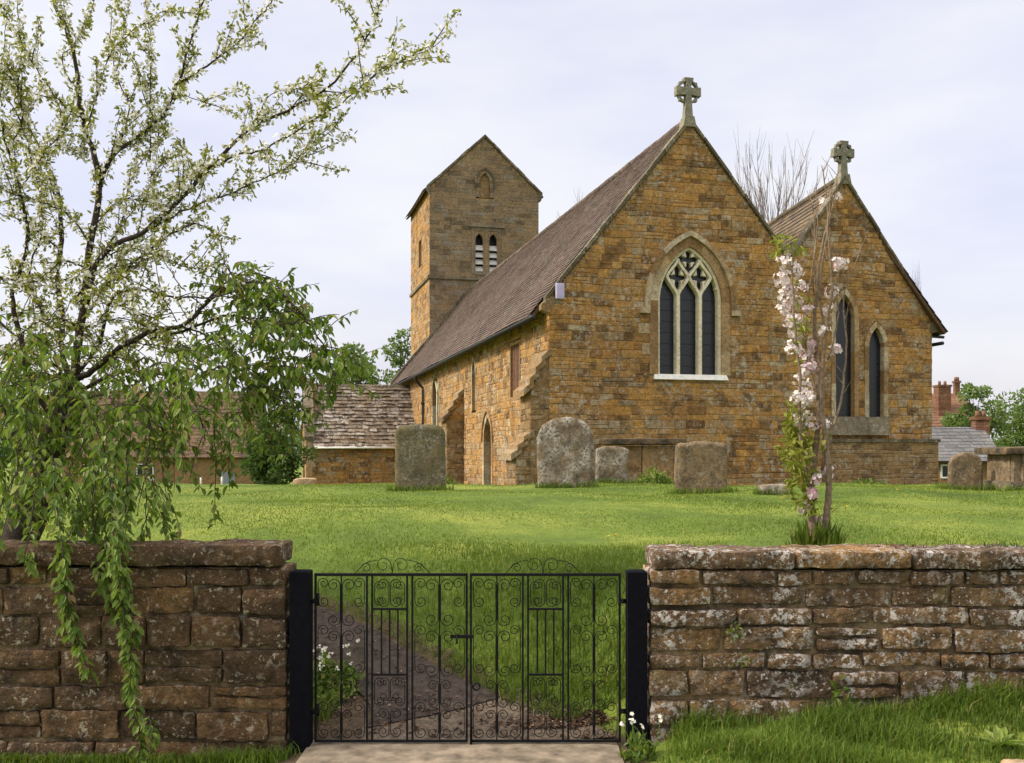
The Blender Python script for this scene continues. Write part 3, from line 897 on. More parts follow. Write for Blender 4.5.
tiled((6.3, 0.2, NR-(6.3-NC)*SL+0.10), (0, 1, 0), (-1, 0, SL), 26.6, math.hypot(6.3-NC, (6.3-NC)*SL), 0.40, 0.30, church, 'nave_roof', M_tile, seed=4)
mb = MB()
for i in range(58):
    y = 0.2+i*0.458
    mb.tube([(NC, y, NR+0.075), (NC, y+.45, NR+0.075+0.012*math.sin(i*1.7))], 0.10, 8, random.random())
mb.build('ridge_tile', M_tile, rf)
# the chapel roof runs a little off the nave's line
ca, sa_ = 0.9886, 0.1506
cl = math.hypot(1.98, 1.98*CS)
rc = tiled((CC-1.98*ca, 0.4+1.98*sa_, CR-1.98*CS+0.06), (sa_, ca, 0), (ca, -sa_, CS), 12, cl, 0.26, 0.2, church, 'chapel_roof', M_chapel_slate, seed=6)
cl2 = CE+0.3-CC
tiled((CC+cl2*ca, 0.4-cl2*sa_, CR-cl2*CS+0.06), (sa_, ca, 0), (-ca, sa_, CS), 12, math.hypot(cl2, cl2*CS), 0.40, 0.3, church, 'chapel_roof', M_chapel_slate, seed=7)
mb = MB()
for i in range(26): mb.tube([(CC+sa_*(i*.455), .4+ca*(i*.455), CR+.07), (CC+sa_*(i*.455+.45), .4+ca*(i*.455+.45), CR+.07)], 0.09, 8, random.random())
mb.build('ridge_tile', M_cope, rc)

def coping(x0, z0, x1, z1, y0, y1, n, name, th=0.13, parent=None, mat=M_cope, low=0.05, seed=1):
    rd = random.Random(seed)
    mb = MB()
    for i in range(n):
        t0, t1 = (i+0.02)/n, (i+0.98)/n
        xa, za, xb, zb = x0+(x1-x0)*t0, z0+(z1-z0)*t0, x0+(x1-x0)*t1, z0+(z1-z0)*t1
        h = th*rd.uniform(0.9, 1.1); dy = rd.uniform(-0.012, 0.012); dz = rd.uniform(-.012, .012)
        vs = []
        for y in (y0+dy, y1): vs += [(xa, y, za-low+dz), (xb, y, zb-low+dz), (xb, y, zb+h+dz), (xa, y, za+h+dz)]
        mb.add(vs, [(0,1,2,3),(7,6,5,4),(0,4,5,1),(3,2,6,7),(0,3,7,4),(1,5,6,2)], rd.random())
    return mb.build(name, mat, parent or church)
c1 = coping(-0.10, NR-SL*(NC+0.10), NC, NR, -0.075, 0.25, 11, 'gable_coping', th=0.125, low=0.0, seed=2)
coping(6.40, NR-SL*(6.40-NC), NC, NR, -0.077, 0.25, 8, 'gable_coping', th=0.09, low=0.0, seed=3)
mb = MB()   # kneeler stone
mb.prism([(-0.20, 4.98), (0.0, 4.90), (0.10, 5.20), (-0.04, 5.26), (-0.20, 5.10)], EAST, -0.24, 0.07, 0.5)
mb.build('kneeler', M_iron_low, church)
coping(CC-1.9, CR-CS*1.9, CC, CR, 0.17, 0.5, 5, 'gable_coping', th=0.10, low=0.01, seed=4)
coping(CE+0.10, CR-CS*(CE+.10-CC), CC, CR, 0.168, 0.5, 8, 'gable_coping', th=0.08, low=0.01, seed=5)
mb = MB()
mb.prism([(CE-.05, 4.75), (CE+0.22, 4.78), (CE+0.20, 4.95), (CE-.05, 5.02)], CHAP, -0.25, 0.06, 0.6)
mb.build('kneeler', M_cope, church)
mb = MB(); mb.tube([(CE+0.36, 0.30, 4.50), (CE+0.36, 1.6, 4.49)], 0.05, 8); mb.build('gutter', M_pipe, church)
mb = MB(); mb.tube([(CE-0.02, 0.34, 4.68), (CE+0.42, 0.34, 4.66)], 0.04, 6); mb.build('gutter_bracket', M_pipe, church)
# chapel north return and west walls as plain backing
mb = MB()
mb.box((CE-0.5, 0.8, -0.5), (CE-0.01, 14, 4.9)); mb.box((6.7, 13.6, -0.6), (CE-.5, 14, 4.9)); mb.box((6.6, 14, -0.8), (7.1, 26.8, 5.2))
mb.prism([(0.0, -1.0), (NW, -1.0), (NW, 5.25), (NC, NR-0.03), (0.0, 5.25)], plane((0, 26.3, 0), (1, 0, 0), (0, -1, 0)), -0.7, -0.02)
mb.build('rear_wall', M_iron, church)
masonry(plane((CE, 0.25, 0), (0, 1, 0), (1, 0, 0)), -0.3, 4.9, lambda z: (0, 13.7), [], (0.1, 0.22), (0.22, 0.55), church, M_iron, 'chapel_return_wall', seed=44, thick=0.2)
# west coping standing above the roof
coping(-0.5, NR-SL*(NC+0.5)+0.12, NC, NR+0.12, 26.75, 27.15, 10, 'gable_coping', th=0.22, low=0.4, seed=8)

# --- gable crosses
def cross(cx, y, z0, h, parent):
    mb = MB()
    Pc = plane((cx, y, 0), (1, 0, 0), (0, -1, 0))
    # saddle + shaft
    mb.prism([(-0.17, z0-0.17), (0.17, z0-0.17), (0.115, z0+0.08), (-0.115, z0+0.08)], Pc, -0.15, 0.15, 0.5)
    ws = 0.066
    zc = z0 + h*0.69; a = h*0.31
    mb.prism([(-0.105, z0+.08), (0.105, z0+.08), (ws, zc-a*.2), (-ws, zc-a*.2)], Pc, -0.085, 0.085, 0.5)
    mb.prism([(-ws, zc-a*.2), (ws, zc-a*.2), (ws, zc+a), (-ws, zc+a)], Pc, -0.087, 0.087, 0.4)
    for s in (-1, 1):
        mb.prism([(s*ws, zc-.085), (s*a, zc-.11), (s*a, zc+.11), (s*ws, zc+.085)][::s], Pc, -0.084, 0.084, 0.6)
    mb.prism([(-0.11, zc+a*.72), (0.11, zc+a*.72), (0.12, zc+a+.01), (-0.12, zc+a+.01)], Pc, -0.09, 0.09, 0.45)
    # ring of four lobes leaving four holes
    ra = a*0.80
    for q in range(4):
        pts = []
        for i in range(9):
            an = math.pi/2*q + math.pi/2*(i/8)
            k = ra*(1+0.06*math.sin(2*(an-math.pi/2*q))**2)
            pts.append((k*math.cos(an), zc+k*math.sin(an)))
        bar(mb, Pc, pts, 0.05, -0.05, 0.05, 0.5)
        P2 = lambda x, z, o=0.0: Pc(x, z, -o)
        bar(mb, P2, pts, 0.05, 0.05, 0.0495, 0.5)
        # rounded knobs at the diagonals
        an = math.pi/2*q + math.pi/4
        mb.rock(Pc(ra*1.10*math.cos(an), zc+ra*1.10*math.sin(an), 0), (0.095, 0.13, 0.095), 0.035, 0.05, 0.003, 4, 0.5)
    return mb.build('gable_cross', M_cross, parent)
cross(NC-.03, 0.08, NR+0.05, 1.02, church)
cross(CC, 0.33, CR+0.04, 0.93, church)

# --- tower
T0, T1, S0, S1 = 1.42, 6.98, 26.85, 33.4
TC = (T0+T1)/2; TE = 14.70; TR = 17.30
tower = MB()
TEAST = plane((0, S0, 0), (1, 0, 0), (0, -1, 0))
TS = plane((T0, 0, 0), (0, 1, 0), (-1, 0, 0))
ts_ = (TR-TE)/(TC-T0)
BW_ = Rect(TC+0.08, 0.62, 11.0, 13.05)
BDZ = -0.42
UA = Arch(TC, 0.28, 14.3, 15.0, 0.52)
def tspan(z):
    if z <= TE: return (T0, T1)
    h = (TR-z)/ts_
    return (TC-h, TC+h)
BW_.zb += BDZ; BW_.zt += BDZ
tw = masonry(TEAST, 3.5, TR-0.05, tspan, [(BW_, 0.14), (UA, 0.17)], (0.17, 0.30), (0.30, 0.75), church, M_tower, 'tower_wall', seed=33, proud=0.012, gap=0.008)
SB = Rect(29.9, 0.45, 11.2, 12.6)
SB2 = Rect(29.9, 0.22, 8.2, 9.1)
ts2 = masonry(TS, -1.0, TE, lambda z: (S0, S1), [(SB, 0.12)], (0.17, 0.30), (0.30, 0.75), church, M_iron, 'tower_wall', seed=34, proud=0.012, gap=0.008)  # sun on this side is put into its warmer, lighter stone colours
mb = MB()
mb.box((T0, S1-0.5, -1), (T1, S1, TE)); mb.box((T1-0.5, S0+0.6, -1), (T1, S1-0.5, TE))
mb.prism([(T0, TE), (T1, TE), (TC, TR-.05)], plane((0, S1, 0), (1, 0, 0), (0, -1, 0)), 0, 0.5)
mb.build('tower_rear_wall', M_tower, church)
for (w_, h_, z_) in ((0.10, 0.17, 10.15), ):
    mb = MB()
    for i in range(7):
        a = T0-0.1+i*0.829
        mb.prism([(a+.004, z_), (a+.825, z_), (a+.825, z_+h_*.6), (a+.004, z_+h_)], TEAST, -0.1, w_, random.random())
    for i in range(8):
        a = S0-0.1+i*0.83
        mb.prism([(a+.004, z_), (a+.825, z_), (a+.825, z_+h_*.85), (a+.004, z_+h_*.85)], TS, -0.1, w_-0.002, random.random())
    mb.build('string_course', M_cope, church)
# belfry louvres
TEAST0 = TEAST
TEAST = lambda x, z, o=0.0: TEAST0(x, z+BDZ, o)
mb = MB()
cx = BW_.c
for a, b in (((cx-.76, 10.86), (cx+.76, 11.0)), ((cx-.76, 13.05), (cx+.76, 13.22)), ((cx-.76, 11.0), (cx-.62, 13.05)), ((cx+.62, 11.0), (cx+.76, 13.05)), ((cx-.09, 11.0), (cx+.09, 13.05))):
    mb.prism([(a[0], a[1]), (b[0], a[1]), (b[0], b[1]), (a[0], b[1])], TEAST, -0.3, 0.024, random.random())
mb.prism([(cx-.92, 13.22), (cx+.92, 13.22), (cx+.92, 13.32), (cx-.92, 13.32)], TEAST, -0.05, 0.12, 0.9)
for s in (-1, 1):
    c2 = cx + s*0.355
    hd = Arch(c2, 0.20, 12.2, 12.55, 0.36)
    pts = hd.outline(0, 2, 6)
    # spandrel pieces closing the square head round each arched light
    for half in (pts[:len(pts)//2+1], pts[len(pts)//2:]):
        sg = -1 if half[0][0] < c2 - 0.01 else 1
        poly = half + ([(c2, 13.06), (c2-.27, 13.06), (c2-.27, 12.2)] if sg < 0 else [(c2+.27, 12.2), (c2+.27, 13.06), (c2, 13.06)])
        mb.prism(poly, TEAST, -0.26, 0.0, 0.5)
    for s2 in (-1, 1):
        mb.prism([(c2+s2*.20, 11), (c2+s2*.27, 11), (c2+s2*.27, 12.2), (c2+s2*.20, 12.2)][::s2], TEAST, -0.26, 0.0, 0.5)
bel = mb.build('belfry_window', M_tower, church); bel['label'] = 'two-light belfry opening with pale louvre boards'
mb = MB(); mb.prism([(cx-.62, 11), (cx+.62, 11), (cx+.62, 13.05), (cx-.62, 13.05)], TEAST, -0.5, -0.45); mb.build('dark_backing', M_pipe, bel)
for s in (-1, 1):
    c2 = cx + s*0.355
    for z in (11.05, 11.40, 11.75, 12.10):
        mb = MB()
        mb.add([TEAST(c2-.21, z, -.02), TEAST(c2+.21, z, -.02), TEAST(c2+.21, z+.25, -.16), TEAST(c2-.21, z+.25, -.16), TEAST(c2-.21, z-.03, -.03), TEAST(c2+.21, z-.03, -.03), TEAST(c2+.21, z+.22, -.18), TEAST(c2-.21, z+.22, -.18)],
               [(0,1,2,3),(7,6,5,4),(0,4,5,1),(3,2,6,7)], 0.5)
        mb.build('louvre', M_louvre, bel)
TEAST = TEAST0
mb = MB(); band(mb, TEAST, UA, 0, 0.16, 0.014, -0.25, 2, random.Random(6)); w_ = mb.build('niche', M_tower, church)
mb = MB(); mb.prism(UA.outline(0.01), TEAST, -0.2, -0.12); mb.build('niche_back', M_iron_low, w_)
mb = MB(); band(mb, TEAST, UA, 0.165, 0.25, 0.08, -0.05, 0, cut=14.7); mb.build('hood_mould', M_cope, w_)
mb = MB()
for a, b in (((29.33, 11.08), (30.47, 11.2)), ((29.33, 12.6), (30.47, 12.72)), ((29.33, 11.2), (29.45, 12.6)), ((30.35, 11.2), (30.47, 12.6))):
    mb.prism([(a[0], a[1]), (b[0], a[1]), (b[0], b[1]), (a[0], b[1])], TS, -0.3, 0.022, random.random())
w_ = mb.build('belfry_window', M_ash, church); w_['label'] = 'narrow side belfry opening with brown boards'
mb = MB()
for k in range(5): mb.prism([(29.45, 11.2+k*.28), (30.35, 11.2+k*.28), (30.35, 11.44+k*.28), (29.45, 11.44+k*.28)], TS, -0.2, -0.10)
mb.build('louvre', M_shutter, w_)
# tower roof: saddleback
ovt = 0.30
for sg in (-1, 1):
    ox = T0-ovt if sg < 0 else T1+ovt
    ln = math.hypot(TC-T0+ovt, (TC-T0+ovt)*ts_)
    r_ = tiled((ox, S0+0.14, TE-ovt*ts_+0.10), (0, 1, 0), (-sg, 0, ts_), S1-S0-0.1, ln, 0.3, 0.22, church, 'tower_roof', M_tile, seed=40+sg)
coping(T0-0.13, TE-.13*ts_, TC, TR, S0-0.09, S0+0.3, 7, 'gable_coping', th=0.15, low=0.0, seed=11)
coping(T1+0.13, TE-.13*ts_, TC, TR, S0-0.092, S0+0.3, 7, 'gable_coping', th=0.15, low=0.0, seed=12)
mb = MB()
mb.prism([(T1-.02, TE-.42), (T1+.12, TE-.42), (T1+.20, TE-.1), (T1+.18, TE+.02), (T1-.05, TE+.1)], TEAST, -0.3, 0.07, 0.4)
mb.build('kneeler', M_cope, church)
mb = MB()
mb.prism([(T0-.16, TE-.1), (T0+.02, TE-.42), (T0+.05, TE+.1), (T0-.14, TE+.02)], TEAST, -0.3, 0.07, 0.4)
mb.build('kneeler', M_cope, church)

# --- porch
pz0, pr_, ps0, ps1 = 2.02, 4.50, 21.5, 25.7
pc = (ps0+ps1)/2
PE = plane((-4.75, ps0, 0), (1, 0, 0), (0, -1, 0))
pw = masonry(PE, -0.6, pz0+0.12, lambda z: (0, 4.75), [], (0.12, 0.22), (0.25, 0.6), church, M_iron, 'porch_wall', seed=81)
PG = plane((-4.75, 0, 0), (0, 1, 0), (-1, 0, 0))
PD = Arch(pc, 0.7, -0.6, 1.3, 0.9)
def pspan(z):
    if z < pz0: return (ps0, ps1)
    h = (pr_+.25-z)/((pr_+.25-pz0)/(pc-ps0)); return (pc-h, pc+h)
pg = masonry(PG, -0.6, pr_+0.2, pspan, [(PD, 0.2)], (0.12, 0.22), (0.25, 0.6), church, M_iron, 'porch_gable', seed=82)
mb = MB(); band(mb, PG, PD, 0, 0.2, 0.02, -0.4, 2, random.Random(8)); mb.build('doorway', M_ash, pg)
mb = MB()
for k in range(7): mb.prism([(0.01, -0.6+k*.39), (0.26 if k % 2 else 0.40, -0.6+k*.39), (0.26 if k % 2 else 0.40, -0.215+k*.39), (0.01, -0.215+k*.39)], PE, -0.1, 0.03, 0.2+0.09*k)
mb.build('quoin', M_ash, pg)
mb = MB(); mb.box((-4.75, ps1-0.5, -0.6), (0, ps1, pz0)); mb.build('porch_wall', M_iron, church)
psl = (pr_-pz0)/(pc-ps0)
pro = tiled((-4.45, ps0-0.22, pz0-0.22*psl+0.10), (1, 0, 0), (0, 1, psl), 4.5, math.hypot(pc-ps0+.22, (pc-ps0+.22)*psl), 0.34, 0.21, church, 'porch_roof', M_slate_stone, jit=0.06, lift=0.03, seed=15)
tiled((-4.45, ps1+0.22, pz0-0.22*psl+0.10), (1, 0, 0), (0, -1, psl), 4.5, math.hypot(pc-ps0+.22, (pc-ps0+.22)*psl), 0.34, 0.21, church, 'porch_roof', M_slate_stone, jit=0.06, lift=0.03, seed=16)
mb = MB()
for i in range(10): mb.prism([(-0.1, 0), (0.1, 0), (0.0, 0.16)], lambda x, z, o, i=i: Vector((-4.4+i*.45+o, pc+x, pr_+0.02+z)), 0.0, 0.44, random.random())
mb.build('ridge_tile', M_cope, pro)
mb = MB()
for sg, y0 in ((1, ps0-0.1), (-1, ps1+0.1)):
    for i in range(6):
        t0, t1 = i/6, (i+.97)/6
        vs = []
        for x in (-4.82, -4.40):
            for t, dz in ((t0, 0), (t1, 0), (t1, .16), (t0, .16)):
                vs.append((x, y0+(pc-y0)*t, pz0+0.1+(pr_+.15-pz0)*t+dz))
        mb.add(vs, [(0,1,2,3),(7,6,5,4),(0,4,5,1),(3,2,6,7),(0,3,7,4),(1,5,6,2)], random.random())
mb.build('porch_coping', M_cope, church)
mb = MB(); mb.tube([(-4.4, ps0-0.28, pz0-0.22), (0, ps0-0.28, pz0-0.22)], 0.05, 8); mb.build('gutter', M_white, church)

# --- alarm box fixed to the chancel gable
ab = MB()
c = px(560, 291.5, 24.0)
ab.rock((0.0, 0.0, 0.0), (0.21, 0.12, 0.38), 0.03, 0.05, 0.0, 1, 0.5)
al = ab.build('alarm_box', M_lilac)
al.location = Vector((P0[0], P0[1], 0)) + Vector((math.cos(TH)*0.24 + math.sin(TH)*0.085, math.sin(TH)*0.24 - math.cos(TH)*0.085, 5.42))
al.rotation_euler = (0, 0, TH)
tag(al, 'small pale lilac alarm box fixed high at the corner of the church gable', 'alarm box')

# ------------------------------------------------------------------ lane walls
def lane_wall(name, label, xa, xb, rows, top, mat, seed, quoin_at, y0=5.80, y1=6.22, cope_h=0.10, cope_w=(0.45, 0.95), base=-0.15, gapj=0.016):
    rd = random.Random(seed)
    root = thing(name, label, 'wall', ((xa+xb)/2, (y0+y1)/2, gz((xa+xb)/2, y0-0.1)), 0)
    st = MB(); core = MB(); cp = MB()
    cxa, cxb = (xa+.02, xb) if quoin_at == 'left' else (xa, xb-.03)
    z = top - cope_h
    core.box((xa+0.02, y0+0.035, base-0.1), (xb-0.02, y1-0.035, top-cope_h-0.01))
    ri = 0
    while z > base:
        h = rows[ri] if ri < len(rows) else rd.uniform(0.1, 0.18)
        x = xa
        first = True
        while x < xb - 0.03:
            w = rd.uniform(0.22, 0.62) * (0.75 + 1.6*h)
            if xb - x - w < 0.18: w = xb - x
            if quoin_at == 'left' and first: w = (0.30, 0.36, 0.5, 0.42, 0.30, 0.55, 0.45, 0.5)[ri % 8]
            if quoin_at == 'right' and w > .5: w *= .8
            first = False
            hh = h*rd.uniform(0.93, 1.0)
            dz = rd.uniform(-0.006, 0.006) + (0.022 if quoin_at == 'left' else 0.008)*noise.noise(Vector((x*1.5, ri*.23, seed)))
            r = min(1, max(0, rd.gauss(0.45, 0.23)))
            cells = [(x, w, z-hh, hh)]
            if h > 0.13 and w < 0.5 and rd.random() < 0.25:
                q = rd.uniform(.4, .6); cells = [(x, w, z-hh, hh*q), (x, w, z-hh*(1-q), hh*(1-q))]
            if hh > 0.1 and w > 0.42 and rd.random() < 0.15:
                q = rd.uniform(.35, .65); cells = [(x, w*q, z-hh, hh), (x+w*q, w*(1-q), z-hh, hh)]
            for cx, cw_, cz, ch in cells:
                g = gapj*rd.uniform(0.6, 1.25)
                yy = y0 + rd.uniform(-0.008, 0.016)
                st.rock((cx+cw_/2, yy+0.12, cz+ch/2+dz), (cw_-g, 0.24, ch-g), 0.014, 0.022, 0.013, 9, min(1, max(0, r+rd.uniform(-.12, .12))), rd.random()*9)
            x += w
        z -= h; ri += 1
    # back face, plainer
    z = top - cope_h
    while z > base+0.3:
        x = xa
        while x < xb-0.03:
            w = rd.uniform(0.3, 0.6)
            if xb-x-w < 0.18: w = xb-x
            st.rock((x+w/2, y1-0.06, z-0.09), (w-0.015, 0.12, 0.165), 0.02, 0.09, 0.01, 7, rd.random(), rd.random()*9)
            x += w
        z -= 0.18
    x = cxa
    while x < cxb:
        w = rd.uniform(*cope_w)
        if cxb - x - w < 0.3: w = cxb - x
        cp.rock((x+w/2, (y0+y1)/2-0.01, top-cope_h/2), (w-0.012, y1-y0+0.02+rd.uniform(-.02, .02), cope_h*rd.uniform(0.88, 1.06)), 0.020, 0.022, 0.016, 8, min(1, max(0, rd.gauss(.42, .2))), rd.random()*9)
        x += w
    st.build('stonework', mat, root); core.build('mortar', M_wmortar, root); cp.build('wall_coping', mat, root)
    settle_kids(root)
    return root
def settle_kids(root):
    bpy.context.view_layer.update()
    inv = root.matrix_world.inverted()
    for c in root.children:
        c.matrix_parent_inverse = inv
lane_wall('stone_wall', 'lichen-speckled brown stone wall with weedy grass at its foot and the pink blossom tree behind', 0.775, 5.6,
          [0.095, 0.125, 0.105, 0.148, 0.10, 0.17, 0.15, 0.15], 1.125, M_wallR, 5, 'left')
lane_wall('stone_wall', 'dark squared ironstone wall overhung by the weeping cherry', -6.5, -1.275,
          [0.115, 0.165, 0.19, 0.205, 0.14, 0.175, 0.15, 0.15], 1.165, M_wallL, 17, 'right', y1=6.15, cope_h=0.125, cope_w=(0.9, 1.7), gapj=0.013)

# ------------------------------------------------------------------ gate and posts
for xc, lab in ((-1.206, 'black square gate post against the dark cherry-hung wall'), (0.712, 'black square gate post against the lichen-speckled wall')):
    Y = 5.86
    mb = MB()
    w = 0.056
    b0 = -0.1
    # hollow-look square post with a slightly domed cap
    zt = 1.005
    vs = [(xc-w, Y-w, b0), (xc+w, Y-w, b0), (xc+w, Y+w, b0), (xc-w, Y+w, b0), (xc-w, Y-w, zt), (xc+w, Y-w, zt), (xc+w, Y+w, zt), (xc-w, Y+w, zt)]
    mb.add(vs, [(0,3,2,1),(0,1,5,4),(1,2,6,5),(2,3,7,6),(3,0,4,7)], 0.5)
    k = w-0.012
    t4 = [(xc-k, Y-k, zt+.008), (xc+k, Y-k, zt+.008), (xc+k, Y+k, zt+.008), (xc-k, Y+k, zt+.008)]
    mb.add(vs[4:] + t4, [(0,1,5,4),(1,2,6,5),(2,3,7,6),(3,0,4,7),(4,5,6,7)], 0.5)
    root = thing('gate_post', lab, 'gate post', (xc, Y, 0), 0, 'black posts either side of the gate')
    mb.build('post', M_post, root)
    sg = 1 if xc < 0 else -1
    for z in (0.20, 0.83):
        hb = MB()
        hb.tube([(xc+sg*w, Y, z), (xc+sg*(w+0.045), Y, z)], 0.010, 6)
        hb.tube([(xc+sg*(w+0.040), Y, z-.02), (xc+sg*(w+0.040), Y, z+.05)], 0.009, 6)
        hb.build('hinge_pin', M_black, root)
    settle_kids(root)

YG = 5.86
def gp(x, z, o=0.0): return Vector((x, YG - o, z))
def spiral(cx, cz, r0, a0, dirn, turns=1.35, n=22, rend=0.30):
    pts = []
    for i in range(n+1):
        t = i/n
        a = a0 + dirn*2*math.pi*turns*t
        r = r0*(1-(1-rend)*t)
        pts.append((cx + r*math.cos(a), cz + r*math.sin(a)))
    return pts
def scroll_C(x, zb, zt, r, side):
    """C scroll: spine at x, both ends curling towards side"""
    a0 = math.pi if side > 0 else 0.0
    top = spiral(x+side*r, zt-r, r, a0, -side)
    bot = spiral(x+side*r, zb+r, r, a0, side)
    return bot[::-1] + top
def flat_bar(mb, x0, z0, x1, z1, t=0.006, ym=0.0):
    mb.box((x0, YG-t+ym, z0), (x1, YG+t+ym, z1))
def gate_leaf(xh, xm, label, latch):
    """xh: hinge side, xm: meeting side"""
    a, b = min(xh, xm), max(xh, xm)
    root = thing('gate_leaf', label, 'gate', (xh, YG, 0), 0, 'leaves of the wrought-iron churchyard gate')
    fr = MB(); sc = MB(); pn = MB()
    zb, zt = 0.028, 0.995
    flat_bar(fr, a, zt-0.016, b, zt, 0.008)
    flat_bar(fr, a, zb, b, zb+0.014, 0.008)
    for x in (a, b-0.012): flat_bar(fr, x, zb+.014, x+0.012, zt-.016, 0.0078)
    s = 1 if xm > xh else -1
    # distances from the hinge stile: pairs of uprights
    ups = [0.300, 0.330, 0.530, 0.560]
    for d in ups:
        x = xh + s*d
        flat_bar(fr, x-0.0055, zb+.014, x+0.0055, zt-.016, 0.006)
    # barred panel
    xa, xb_ = sorted((xh+s*0.336, xh+s*0.524))
    for z in (0.79, 0.415): flat_bar(pn, xa, z-0.006, xb_, z+0.006, 0.006)
    for k in (1, 2, 3):
        x = xa + (xb_-xa)*k/4
        flat_bar(pn, x-0.0045, 0.42, x+0.0045, 0.785, 0.0045)
    pn.build('barred_panel', M_black, root)
    rr = 0.0025
    def put(pts, r=rr): sc.tube([gp(x, z) for x, z in pts], r, 5)
    L = abs(xm-xh)
    for p0, p1 in ((0.012, 0.294), (0.566, L-0.012)):
        xc = xh + s*(p0+p1)/2
        hw = (p1-p0)/2
        flat_bar(sc, xc-0.0035, zb+.014, xc+0.0035, zt-.016, 0.0035)
        r1 = hw*0.27
        for sd in (-1, 1):
            for (z0, z1) in ((0.69, 0.965), (0.40, 0.67), (0.225, 0.385), (0.05, 0.215)):
                put(scroll_C(xc+sd*0.006, z0, z1, r1 if z1-z0 > .2 else r1*.8, sd))
            for (z0, z1) in ((0.80, 0.97), (0.42, 0.70), (0.05, 0.26)):
                put(scroll_C(xc+sd*(hw-0.008), z0, z1, r1*.85, -sd))
    xc = (xa+xb_)/2
    for sd in (-1, 1):
        put(scroll_C(xc+sd*0.004, 0.80, 0.965, 0.034, sd)); put(scroll_C(xc+sd*0.086, 0.81, 0.95, 0.028, -sd))
        put(scroll_C(xc+sd*0.004, 0.055, 0.225, 0.034, sd)); put(scroll_C(xc+sd*0.086, 0.235, 0.40, 0.03, -sd))
        put(scroll_C(xc+sd*0.004, 0.26, 0.40, 0.028, sd))
    sc.build('scrollwork', M_black, root)
    # cresting above the top rail
    cr_ = MB()
    xc = xh + s*0.445
    for sd in (-1, 1):
        def pc_(pts): cr_.tube([gp(x, z) for x, z in pts], 0.0022, 5)
        pc_(spiral(xc+sd*0.052, zt+0.046, 0.046, math.pi if sd > 0 else 0, -sd, 1.3))
        pc_([(xc, zt), (xc+sd*0.006, zt+0.05)])
        pc_(spiral(xc+sd*0.150, zt+0.030, 0.030, 0 if sd > 0 else math.pi, sd, 1.3))
        pc_([(xc+sd*0.085, zt+.075), (xc+sd*0.13, zt+0.068), (xc+sd*0.165, zt+0.05), (xc+sd*.215, zt+.002)])
    cr_.build('cresting', M_black, root)
    fr.build('frame', M_black, root)
    for z in (0.20, 0.83):
        h = MB()
        h.tube([gp(xh, z+.012), gp(xh-s*0.03, z+.012)], 0.009, 6)
        h.build('hinge', M_black, root)
    if latch:
        l = MB()
        x = xm
        l.box((min(x-s*.10, x+s*.03), YG-0.018, 0.625), (max(x-s*.10, x+s*.03), YG-0.009, 0.645))
        l.tube([gp(x-s*0.06, .635, .012), gp(x-s*0.06, .635, .04), gp(x-s*0.06, .60, .05)], 0.006, 6)
        l.build('latch', M_black, root); l = MB()
        l.tube([gp(x+s*0.02, 0.02, .016), gp(x+s*0.02, 0.36, .016)], 0.008, 6)
        l.tube([gp(*q, .016) for q in spiral(x+s*.05, .35, .02, 0, 1, 1.0, 12, 1.0)], 0.005, 5)
        l.build('drop_bolt', M_black, root)
    settle_kids(root)
gate_leaf(-1.130, -0.253, 'black scrolled iron gate leaf with the dark path behind it', True)
gate_leaf(0.622, -0.241, 'black scrolled iron gate leaf with the green grass bank behind it', False)

# ------------------------------------------------------------------ gravestones
def slab(name, outline, thick, mat, p, rot, label, cat='headstone', group='headstones in the churchyard', amp=0.012, seed=1, lean=(0, 0)):
    """headstone from a half-width function hw(t), t from 0 (base) to 1 (top): outline=(w,h,hw,topz)"""
    w, h, prof = outline
    nx_, nz_ = 20, 26
    mb = MB()
    def pt(u, t, sgn):
        zz = prof(u) * h * t if callable(prof) else h*t
        x = u*w/2
        edge = min(1.0, (1-abs(u))/0.10 + 0.0, )
        etop = min(1.0, (1-t)/0.06)
        k = math.sqrt(max(0.0, 1-(1-edge)**2)) * math.sqrt(max(0.0, 1-(1-etop)**2))
        nzv = noise.noise(Vector((x*4+seed*5, zz*4, sgn*3))) + .5*noise.noise(Vector((x*11+seed*5, zz*11, sgn*3)))
        y = sgn*(thick/2*(0.35+0.65*k)) + amp*nzv*k
        jx = amp*0.8*noise.noise(Vector((zz*6, seed*3.3, u*0.5)))*abs(u)
        jz = amp*1.2*noise.noise(Vector((x*6, seed*9.1, 2)))*t
        return (x+jx, y, zz-0.12*(1-t)*0 + jz - 0.10*(1-t))
    for sgn in (-1, 1):
        vs = [pt(-1+2*i/nx_, j/nz_, sgn) for j in range(nz_+1) for i in range(nx_+1)]
        fs = []
        for j in range(nz_):
            for i in range(nx_):
                a = j*(nx_+1)+i; q = (a, a+1, a+nx_+2, a+nx_+1)
                fs.append(q if sgn < 0 else q[::-1])
        mb.add(vs, fs, 0.5, True)
    # rim
    ring = [(-1, j/nz_) for j in range(nz_+1)] + [(-1+2*i/nx_, 1) for i in range(1, nx_+1)] + [(1, 1-j/nz_) for j in range(1, nz_+1)]
    vs = [pt(u, t, -1) for u, t in ring] + [pt(u, t, 1) for u, t in ring]
    n = len(ring)
    mb.add(vs, [(i, i+n, i+1+n, i+1) for i in range(n-1)], 0.5, True)
    o = mb.build(name, mat)
    o.location = p; o.rotation_euler = (lean[0], lean[1], rot)
    return tag(o, label, cat, group)
def ground_box(x0, x1, ybase, ytop, Y0=10):
    p = hit((x0+x1)/2, ybase, Y0)
    return p, (x1-x0)*p.y/F, (ybase-ytop)*p.y/F
p, w, h = ground_box(395.5, 446, 491.5, 424, 12)
